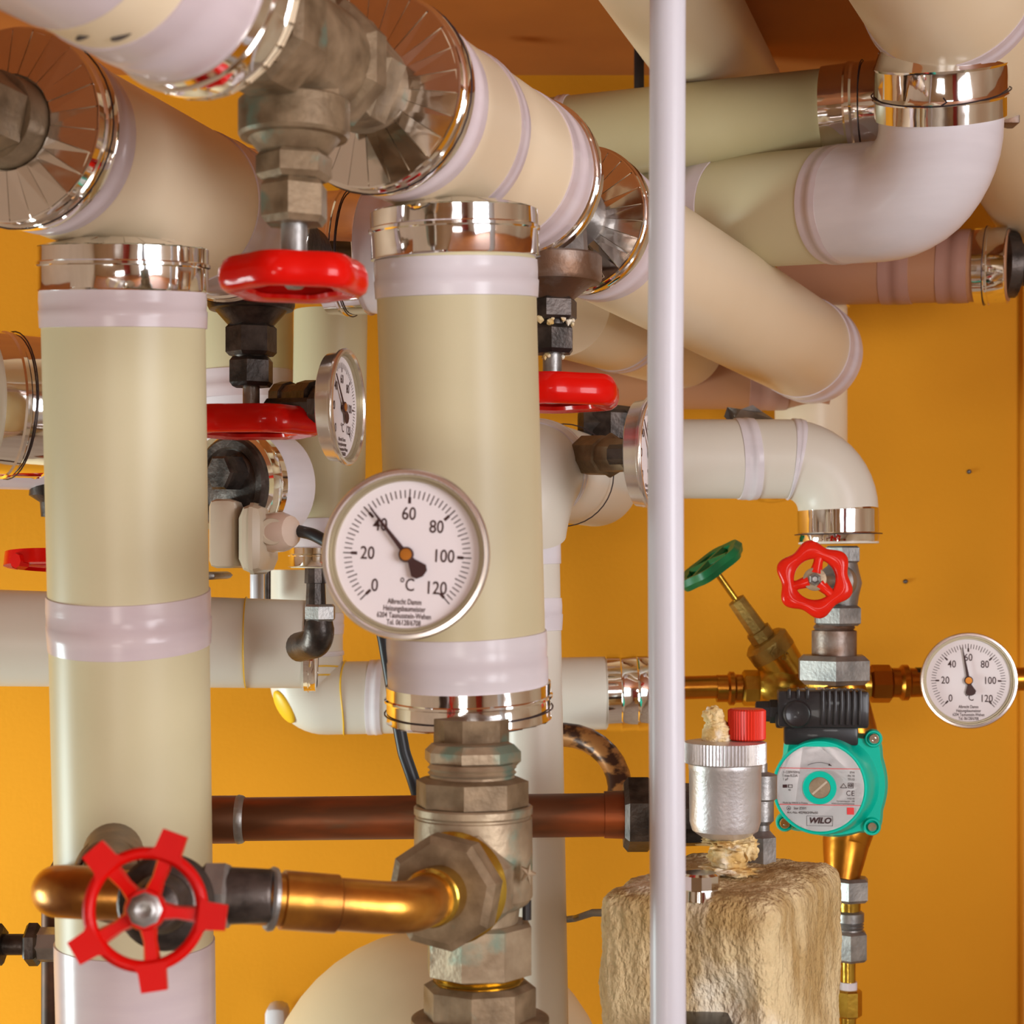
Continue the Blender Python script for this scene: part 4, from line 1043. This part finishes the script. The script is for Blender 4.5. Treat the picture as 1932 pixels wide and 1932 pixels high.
for q in range(3):
    a = math.radians(78 + q * 120); d = Vector((math.cos(a), 0, math.sin(a))); d = (d - wn * d.dot(wn)).normalized()
    p2 = Path([wc + d * 12 * kw2 - wn * 2 * kw2, wc + d * 54 * kw2 - wn * 3 * kw2]); sweep(bm, p2, [(0, 12 * kw2), (p2.L * .5, 9 * kw2), (p2.L, 12 * kw2)], n=12)
lathe(bm, wc - wn * 12 * kw2, wn, [(0, 20 * kw2), (16 * kw2, 22 * kw2)], n=28)
sw = part('star_wheel', bm, M_REDB, r, ang=50)
bm = NB(); lathe(bm, wc + wn * 3 * kw2, wn, [(0, 22 * kw2), (2 * kw2, 22 * kw2), (3 * kw2, 20 * kw2)], n=32); part('hub_washer', bm, M_BRZP, sw)
bm = NB(); lathe(bm, wc + wn * 5 * kw2, wn, [(0, 12 * kw2), (8 * kw2, 12 * kw2), (10 * kw2, 9 * kw2), (5 * kw2, 5 * kw2), (5 * kw2, 0)], n=6); part('wheel_nut', bm, M_STEEL, sw, ang=20)
bm = NB(); vprof(bm, 1574, DP, [(1178, 36), (1184, 39), (1188, 36), (1190, 42), (1240, 42)], n=40); part('threaded_sleeve', bm, M_RUST, r)
bm = NB(); vhex(bm, 1573, DP, 1236, 1290, 74, rot=.12, ch=.12); part('union_nut', bm, M_STEEL, r, ang=20)

# brass balancing line with green wheel
DB = 1.70; kb = DB / F
r = thing('brass_pipe', 'amber copper pipe run with press fittings behind the pump and right gauge', 'pipe', P(1400, 1300, DB))
bm = NB(); hprof(bm, 1300, DB, [(1200, 22), (2050, 22)], n=28, y2=1278); part('tube', bm, M_COPW, r)
bm = NB(); hprof(bm, 1299, DB, [(1352, 26), (1372, 26), (1376, 32), (1384, 32), (1388, 27), (1398, 27)], n=32); part('press_fitting', bm, M_COPW, r)
bm = NB(); hexa(bm, P(1400, 1298, DB), (1, 0, 0), 0, 36 * kb, 34 * kb, n=8); part('hex_nut', bm, M_BRS, r, ang=20)
bm = NB(); hexa(bm, P(1640, 1290, DB), (1, 0, 0), 0, 42 * kb, 36 * kb, n=8); part('hex_nut', bm, M_COPW, r, ang=20)
bm = NB(); hprof(bm, 1288, DB, [(1682, 28), (1696, 28), (1702, 34), (1712, 34), (1716, 28), (1740, 27)], n=32); part('press_fitting', bm, M_COPW, r)
bm = NB(); hprof(bm, 1283, DB, [(1728, 24), (1750, 24)], n=24); part('seal_ring', bm, M_BLK, r)
r = thing('slanted_valve', 'golden brass slanted valve with green handwheel, left of the red star wheel', 'valve', P(1480, 1290, 1.68))
bm = NB(); hprof(bm, 1293, 1.69, [(1432, 30), (1445, 42), (1470, 50), (1500, 44), (1560, 30), (1640, 28)], n=32)
aS = P(1490, 1275, 1.69); bS = P(1352, 1080, 1.675); dS = (bS - aS).normalized(); LS = (bS - aS).length; k2 = 1.62 / F
lathe(bm, aS, dS, [(0, 40 * k2), (45 * k2, 44 * k2), (55 * k2, 46 * k2)], n=24)
part('valve_body', bm, M_BRS, r, ang=35)
bm = NB(); lathe(bm, aS, dS, [(52 * k2, 44 * k2), (56 * k2, 46 * k2), (82 * k2, 46 * k2), (90 * k2, 38 * k2), (92 * k2, 22 * k2)], n=32); part('bonnet', bm, M_BRSD, r, ang=30)
bm = NB()
Mt = Matrix.Translation(aS + dS * 68 * k2 + (Vector((.25, -1, -.2)).normalized()) * 46.3 * k2) @ basis((.18, -1, -.15), (.45, 0, 1)).to_4x4()
addbm(bm, text_bm('LTS', 24 * k2, Mt, extrude=.0004)); part('cast_letters', bm, M_BRSD, r, flat=True)
bm = NB(); lathe(bm, aS, dS, [(92 * k2, 26 * k2), (112 * k2, 26 * k2), (114 * k2, 20 * k2), (186 * k2, 18 * k2), (188 * k2, 10 * k2)], n=8); part('stem_housing', bm, M_BRSD, r, ang=25)
bm = NB(); lathe(bm, aS, dS, [(180 * k2, 6.5 * k2), (LS, 6.5 * k2)], n=16); part('stem', bm, M_BRS, r)
bm = NB(); gw = P(1342, 1067, 1.673)
gn = (dS * 1.0).normalized()
ringsweep(bm, gw, gn, 60 * k2, [(-10 * k2, -10 * k2), (6 * k2, -12 * k2), (12 * k2, 0), (6 * k2, 12 * k2), (-10 * k2, 10 * k2)], lobes=6, amp=.06, n=90)
uu = gn.cross(Vector((0, 0, 1))).normalized(); vv2 = gn.cross(uu)
for q in range(4):
    a = q * math.pi / 2 + .5; d = uu * math.cos(a) + vv2 * math.sin(a); p2 = Path([gw, gw + d * 54 * k2]); sweep(bm, p2, [(0, 14 * k2), (p2.L, 12 * k2)], n=8)
lathe(bm, gw - gn * 20 * k2, gn, [(0, 20 * k2), (26 * k2, 22 * k2)], n=20)
part('green_handwheel', bm, M_GRN, r, ang=40)

# ------------------------------------------------------------------ circulation pump
pn = Vector((-.13, -1, .02)).normalized(); rotp = basis(pn, (0, 0, 1))
pc = P(1566, 1482, 1.50); kq = 1.50 / F
pump = thing('circulation_pump', 'teal circulation pump with round white label and black terminal box', 'pump', pc, rotp)
def loc(px, py): return ((px - 1566) * kq, (1482 - py) * kq)
# flange plate: rounded square outline with ears
bm = NB()
def outline(n=144):
    pts = []
    for q in range(n):
        a = 2 * math.pi * q / n; cs, sn = math.cos(a), math.sin(a)
        sq = 1 / (abs(cs) ** 8 + abs(sn) ** 8) ** (1 / 8)
        rr = 94 * sq
        dm = min(abs(((a - b_ + math.pi) % (2 * math.pi)) - math.pi) for b_ in (0, math.pi / 2, math.pi, 3 * math.pi / 2))
        rr += 9 * max(0, 1 - (dm / .5) ** 2)
        pts.append((cs * rr * kq, sn * rr * kq))
    return pts
OL = outline(); cxo, cyo = 8 * kq, 0
rows = []
for (z, f) in ((-.040, .96), (-.036, 1.0), (-.022, 1.0), (-.018, .95), (-.010, .93)):
    rows.append([bm.verts.new((x * f + cxo, y * f + cyo, z)) for x, y in OL])
for A, B in zip(rows, rows[1:]):
    for q in range(len(A)): bm.faces.new((A[q], A[(q + 1) % len(A)], B[(q + 1) % len(A)], B[q]))
bm.faces.new(rows[0][::-1]); bm.faces.new(rows[-1])
part('flange', bm, M_TEAL, pump, local=True, ang=40)
bm = NB(); rows = []
for (z, rr, cx_) in ((-.030, 99, 4), (-.016, 97, 1), (-.004, 93, -6), (.010, 90, -14), (.018, 88.5, -20), (.0198, 86.5, -21), (.0198, 83.5, -21), (.0188, 82.8, -21)):
    rows.append([bm.verts.new(Vector((cx_ * kq + rr * kq * math.cos(2 * math.pi * q / 80), rr * kq * math.sin(2 * math.pi * q / 80), z))) for q in range(80)])
for A, B in zip(rows, rows[1:]):
    for q in range(80): bm.faces.new((A[q], A[(q + 1) % 80], B[(q + 1) % 80], B[q]))
bm.faces.new(rows[0][::-1]); bm.faces.new(rows[-1])
head = part('motor_head', bm, M_TEAL, pump, local=True, ang=35)
hz = .0191; hc = Vector((-21 * kq, 0, 0))
# label disc (flat cut on top), clipped
bm = NB(); vs = []
for q in range(96):
    a = 2 * math.pi * q / 96; x = math.cos(a) * 81.5; y = min(math.sin(a) * 81.5, 76)
    vs.append(bm.verts.new(hc + Vector((x * kq, y * kq, hz))))
bm.faces.new(vs); bmesh.ops.solidify(bm, geom=bm.faces[:], thickness=.0006)
lab = part('label', bm, M_LBL, pump, local=True, flat=True)
z2 = hz + .0004
def lr(bm, x0, y0, x1, y1):
    bm.faces.new([bm.verts.new(hc + Vector((x * kq, y * kq, z2 + .00005))) for x, y in ((x0, y0), (x1, y0), (x1, y1), (x0, y1))])
def lt(bm, s, x, y, size, xs=1.0, al='LEFT', bold=0.0, shear=0.0, sp=1.0):
    addbm(bm, text_bm(s, size * kq, Matrix.Translation(hc + Vector((x * kq, y * kq, z2 + .00005))), extrude=.00001, xs=xs, align=al, bold=bold * kq, shear=shear, space=sp))
bm = NB(); lr(bm, -75, 35.2, 75, 36.4); lr(bm, -75, -32.6, 75, -31.4); lr(bm, 50, -49, 63, -36); part('red_lines', bm, M_INKR, lab, local=True, flat=True)
bm = NB()
lt(bm, '1~230V/50Hz', -68, 28, 7, .8); lt(bm, 'I max 0.22A', -68, 21.5, 7, .8); lt(bm, '1 µF', -68, 15, 7, .8)
lr(bm, -68, -1, -60, 5); lr(bm, -58, -1, -50, 0); lr(bm, -58, 4, -50, 5); lr(bm, -58, -1, -57, 5); lr(bm, -51, -1, -50, 5); lt(bm, '46', -58, -5, 6, .8)
lt(bm, 'IP44', 64, 29, 6, .8, 'RIGHT'); lt(bm, 'PN 10', 64, 22.5, 6, .8, 'RIGHT'); lt(bm, 'TF110', 64, 16, 6, .8, 'RIGHT')
for (x0, y0, x1, y1) in ((38, 0, 50, 1), (52, 0, 62, 1), (52, 9, 62, 10), (52, 0, 53, 10), (61, 0, 62, 10)): lr(bm, x0, y0, x1, y1)
lt(bm, 'GS', 53.5, 5, 7, .8, bold=.3)
for sg in (1, -1):
    bm.faces.new([bm.verts.new(hc + Vector((x * kq, y * kq, z2 + .00005))) for x, y in ((44, 9), (44, 7.8), (44 + sg * 5.2, 0), (44 + sg * 6.4, 0))][::1])
lt(bm, 'CE', 64, -10, 14, .85, 'RIGHT', sp=1.2)
lt(bm, 'WSD 03', 64, -19.5, 4.5, .85, 'RIGHT'); lt(bm, 'Nortkirchenstr. 100', 64, -24.5, 4.5, .9, 'RIGHT'); lt(bm, '44263 Dortmund/Germany', 64, -29, 4.5, .85, 'RIGHT')
lt(bm, 'Made by WILO in France', -68, -29, 5, .9)
lt(bm, 'Star Z20/1', -48, -39, 6.5, .85); lt(bm, 'Art.-No. 4029062/09w50', -60, -47, 6.5, .85)
part('small_print', bm, M_INK, lab, local=True, flat=True)
bm = NB(); lt(bm, 'WILO', 0, -61.5, 15, 1.05, 'CENTER', bold=.55, shear=.25)
for (x0, y0, x1, y1) in ((-24, -71, 24, -70.4), (-24, -53, 24, -52.4), (-24, -71, -23.4, -52.4), (23.4, -71, 24, -52.4)): lr(bm, x0, y0, x1, y1)
part('logo', bm, M_INK, lab, local=True, flat=True)
bm = NB()
pts = []
for q in range(13):
    a = math.radians(118 - q * 4.6); pts.append((math.cos(a) * 47, math.sin(a) * 47))
for (x0, y0), (x1, y1) in zip(pts, pts[1:]):
    bm.faces.new([bm.verts.new(hc + Vector((x * kq, y * kq, z2 + .0001))) for x, y in ((x0, y0 - .4), (x1, y1 - .4), (x1, y1 + .4), (x0, y0 + .4))])
bm.faces.new([bm.verts.new(hc + Vector((x * kq, y * kq, z2 + .0001))) for x, y in ((17, 45.5), (23, 40.5), (16, 41.5))])
ringsweep(bm, hc + Vector((-57 * kq, -39 * kq, z2 + .0001)), (0, 0, 1), 3.6 * kq, circprof(.35 * kq, .01 * kq, 4), n=24)
bm.faces.new([bm.verts.new(hc + Vector((x * kq, y * kq, z2 + .0001))) for x, y in ((-57, -37.2), (-59, -40.5), (-55, -40.5))])
part('arrow_mark', bm, M_INK, lab, local=True, flat=True)
bm = NB(); ringsweep(bm, hc + Vector((0, 0, hz)), (0, 0, 1), 25.5 * kq, [(-5.5 * kq, 0), (-5.5 * kq, .0016), (5 * kq, .0016), (5.8 * kq, 0)], n=48); part('hub_ring', bm, M_TEAL, head, local=True)
bm = NB(); lathe(bm, hc + Vector((0, 0, hz)), (0, 0, 1), [(-.001, 20 * kq), (.0012, 20 * kq), (.0016, 19 * kq), (.0016, 0)], n=36); ps = part('vent_screw', bm, M_BRZP, head, local=True)
bm = NB(); Mr = Matrix.Translation(hc + Vector((0, 0, hz + .0017))) @ Matrix.Rotation(math.radians(42), 4, 'Z'); box(bm, (-18 * kq, -1.8 * kq, 0), (18 * kq, 1.8 * kq, .0003), M=Mr); part('screw_slot', bm, M_BEI, ps, local=True, flat=True)
for (px, py, hole) in ((1648, 1394, 0), (1482, 1556, 0), (1645, 1560, 1), (1618, 1393, 0)):
    x, y = loc(px, py); bm = NB()
    if px == 1618: continue
    lathe(bm, Vector((x, y, -.006)), (0, 0, 1), [(-.014, 17 * kq), (-.002, 17 * kq), (0, 15 * kq), (0, 12 * kq), (-.002, 11 * kq), (-.004, 0)], n=28)
    part('flange_ear', bm, M_TEAL, pump, local=True, ang=35)
    bm = NB()
    if hole: lathe(bm, Vector((x, y, -.007)), (0, 0, 1), [(0, 8 * kq), (.0025, 8 * kq), (.0025, 0)], n=20); part('screw_hole', bm, M_BRZ, pump, local=True)
    else: lathe(bm, Vector((x, y, -.007)), (0, 0, 1), [(0, 10.5 * kq), (.003, 10.5 * kq), (.0045, 8.5 * kq), (.0045, 4 * kq), (.002, 3.5 * kq), (.002, 0)], n=24); part('screw', bm, M_CHR, pump, local=True)
# terminal box
def lb(bm, x0, y0, x1, y1, z0, z1, bev): 
    a = loc(x0, y1); b_ = loc(x1, y0); box(bm, (a[0], a[1], z0), (b_[0], b_[1], z1), bev=bev)
bm = NB(); lb(bm, 1468, 1302, 1637, 1372, -.030, .014, .003); lb(bm, 1480, 1365, 1618, 1406, -.026, .004, .002); lb(bm, 1464, 1345, 1480, 1374, -.02, .010, .002)
for q in range(7):
    lb(bm, 1548 + q * 11.5, 1300, 1554 + q * 11.5, 1366, -.02, .0165, .0008)
for q in range(3):
    lb(bm, 1486 + q * 17, 1299, 1492 + q * 17, 1318, -.02, .0160, .0008)
tb = part('terminal_box', bm, M_BLK, pump, local=True, ang=30)
bm = NB(); x, y = loc(1504, 1346); lathe(bm, Vector((x, y, .013)), (0, 0, 1), [(0, 26 * kq), (.003, 26 * kq), (.0045, 23 * kq), (.0035, 20 * kq), (.0035, 0)], n=40); part('speed_knob', bm, M_BLK, tb, local=True)
bm = NB(); a = loc(1468, 1344); lathe(bm, Vector((a[0], a[1], -.006)), (-1, 0, 0), [(0, 24 * kq), (14 * kq, 24 * kq), (15 * kq, 21 * kq), (40 * kq, 20 * kq), (42 * kq, 14 * kq)], n=8, rot=.39); part('cable_gland', bm, M_BLK, tb, local=True, ang=25)
bm = NB(); x, y = loc(1548, 1302); lathe(bm, Vector((x, y, -.004)), (0, 1, 0), [(0, 9 * kq), (3 * kq, 8 * kq), (5 * kq, 0)], n=20); part('cover_screw', bm, M_CHR, tb, local=True)
# brass housing behind, pipes up and down
bm = NB()
lathe(bm, P(1585, 1482, 1.545), (0, 1, 0), [(-.005, .036), (0, .040), (.030, .040), (.045, .030)], n=48)
pth = Path([P(1592, 1290, 1.60), P(1612, 1380, 1.60), P(1618, 1480, 1.60), P(1596, 1590, 1.59), P(1588, 1662, 1.58)], .03)
sweep(bm, pth, [(0, .018), (pth.L * .25, .020), (pth.L * .75, .022), (pth.L * .88, .0185), (pth.L, .0145)], n=28)
part('brass_housing', bm, M_COPW, pump, ang=40)
# fittings under the pump
r = thing('pipe_union', 'grey and brass union stack hanging under the teal pump beside the wool block', 'pipe union', P(1610, 1700, 1.58))
bm = NB(); vhex(bm, 1602, 1.58, 1655, 1700, 40, rot=.2); part('hex_nut', bm, M_STEEL, r, ang=20)
bm = NB(); vprof(bm, 1602, 1.58, [(1690, 22), (1722, 21)], n=28); part('brass_neck', bm, M_BRS, r)
bm = NB(); vprof(bm, 1602, 1.58, [(1718, 22), (1722, 28), (1738, 28), (1740, 25), (1743, 28), (1746, 25), (1749, 28), (1752, 25), (1758, 27)], n=32); part('thread', bm, M_STEEL, r)
bm = NB(); vhex(bm, 1602, 1.58, 1755, 1812, 36, rot=.1); part('union_nut', bm, M_STEEL, r, ang=20)
bm = NB(); vprof(bm, 1600, 1.58, [(1808, 14), (1870, 14)], n=28); part('brass_tube', bm, M_BRS, r)
bm = NB(); vprof(bm, 1600, 1.58, [(1852, 17), (1868, 17)], n=28); part('white_ring', bm, M_TAPW, r)
bm = NB(); vhex(bm, 1600, 1.58, 1866, 1918, 26, n=8, rot=.2); vprof(bm, 1600, 1.58, [(1915, 15), (2000, 15)], n=24); part('brass_body', bm, M_BRS, r, ang=25)
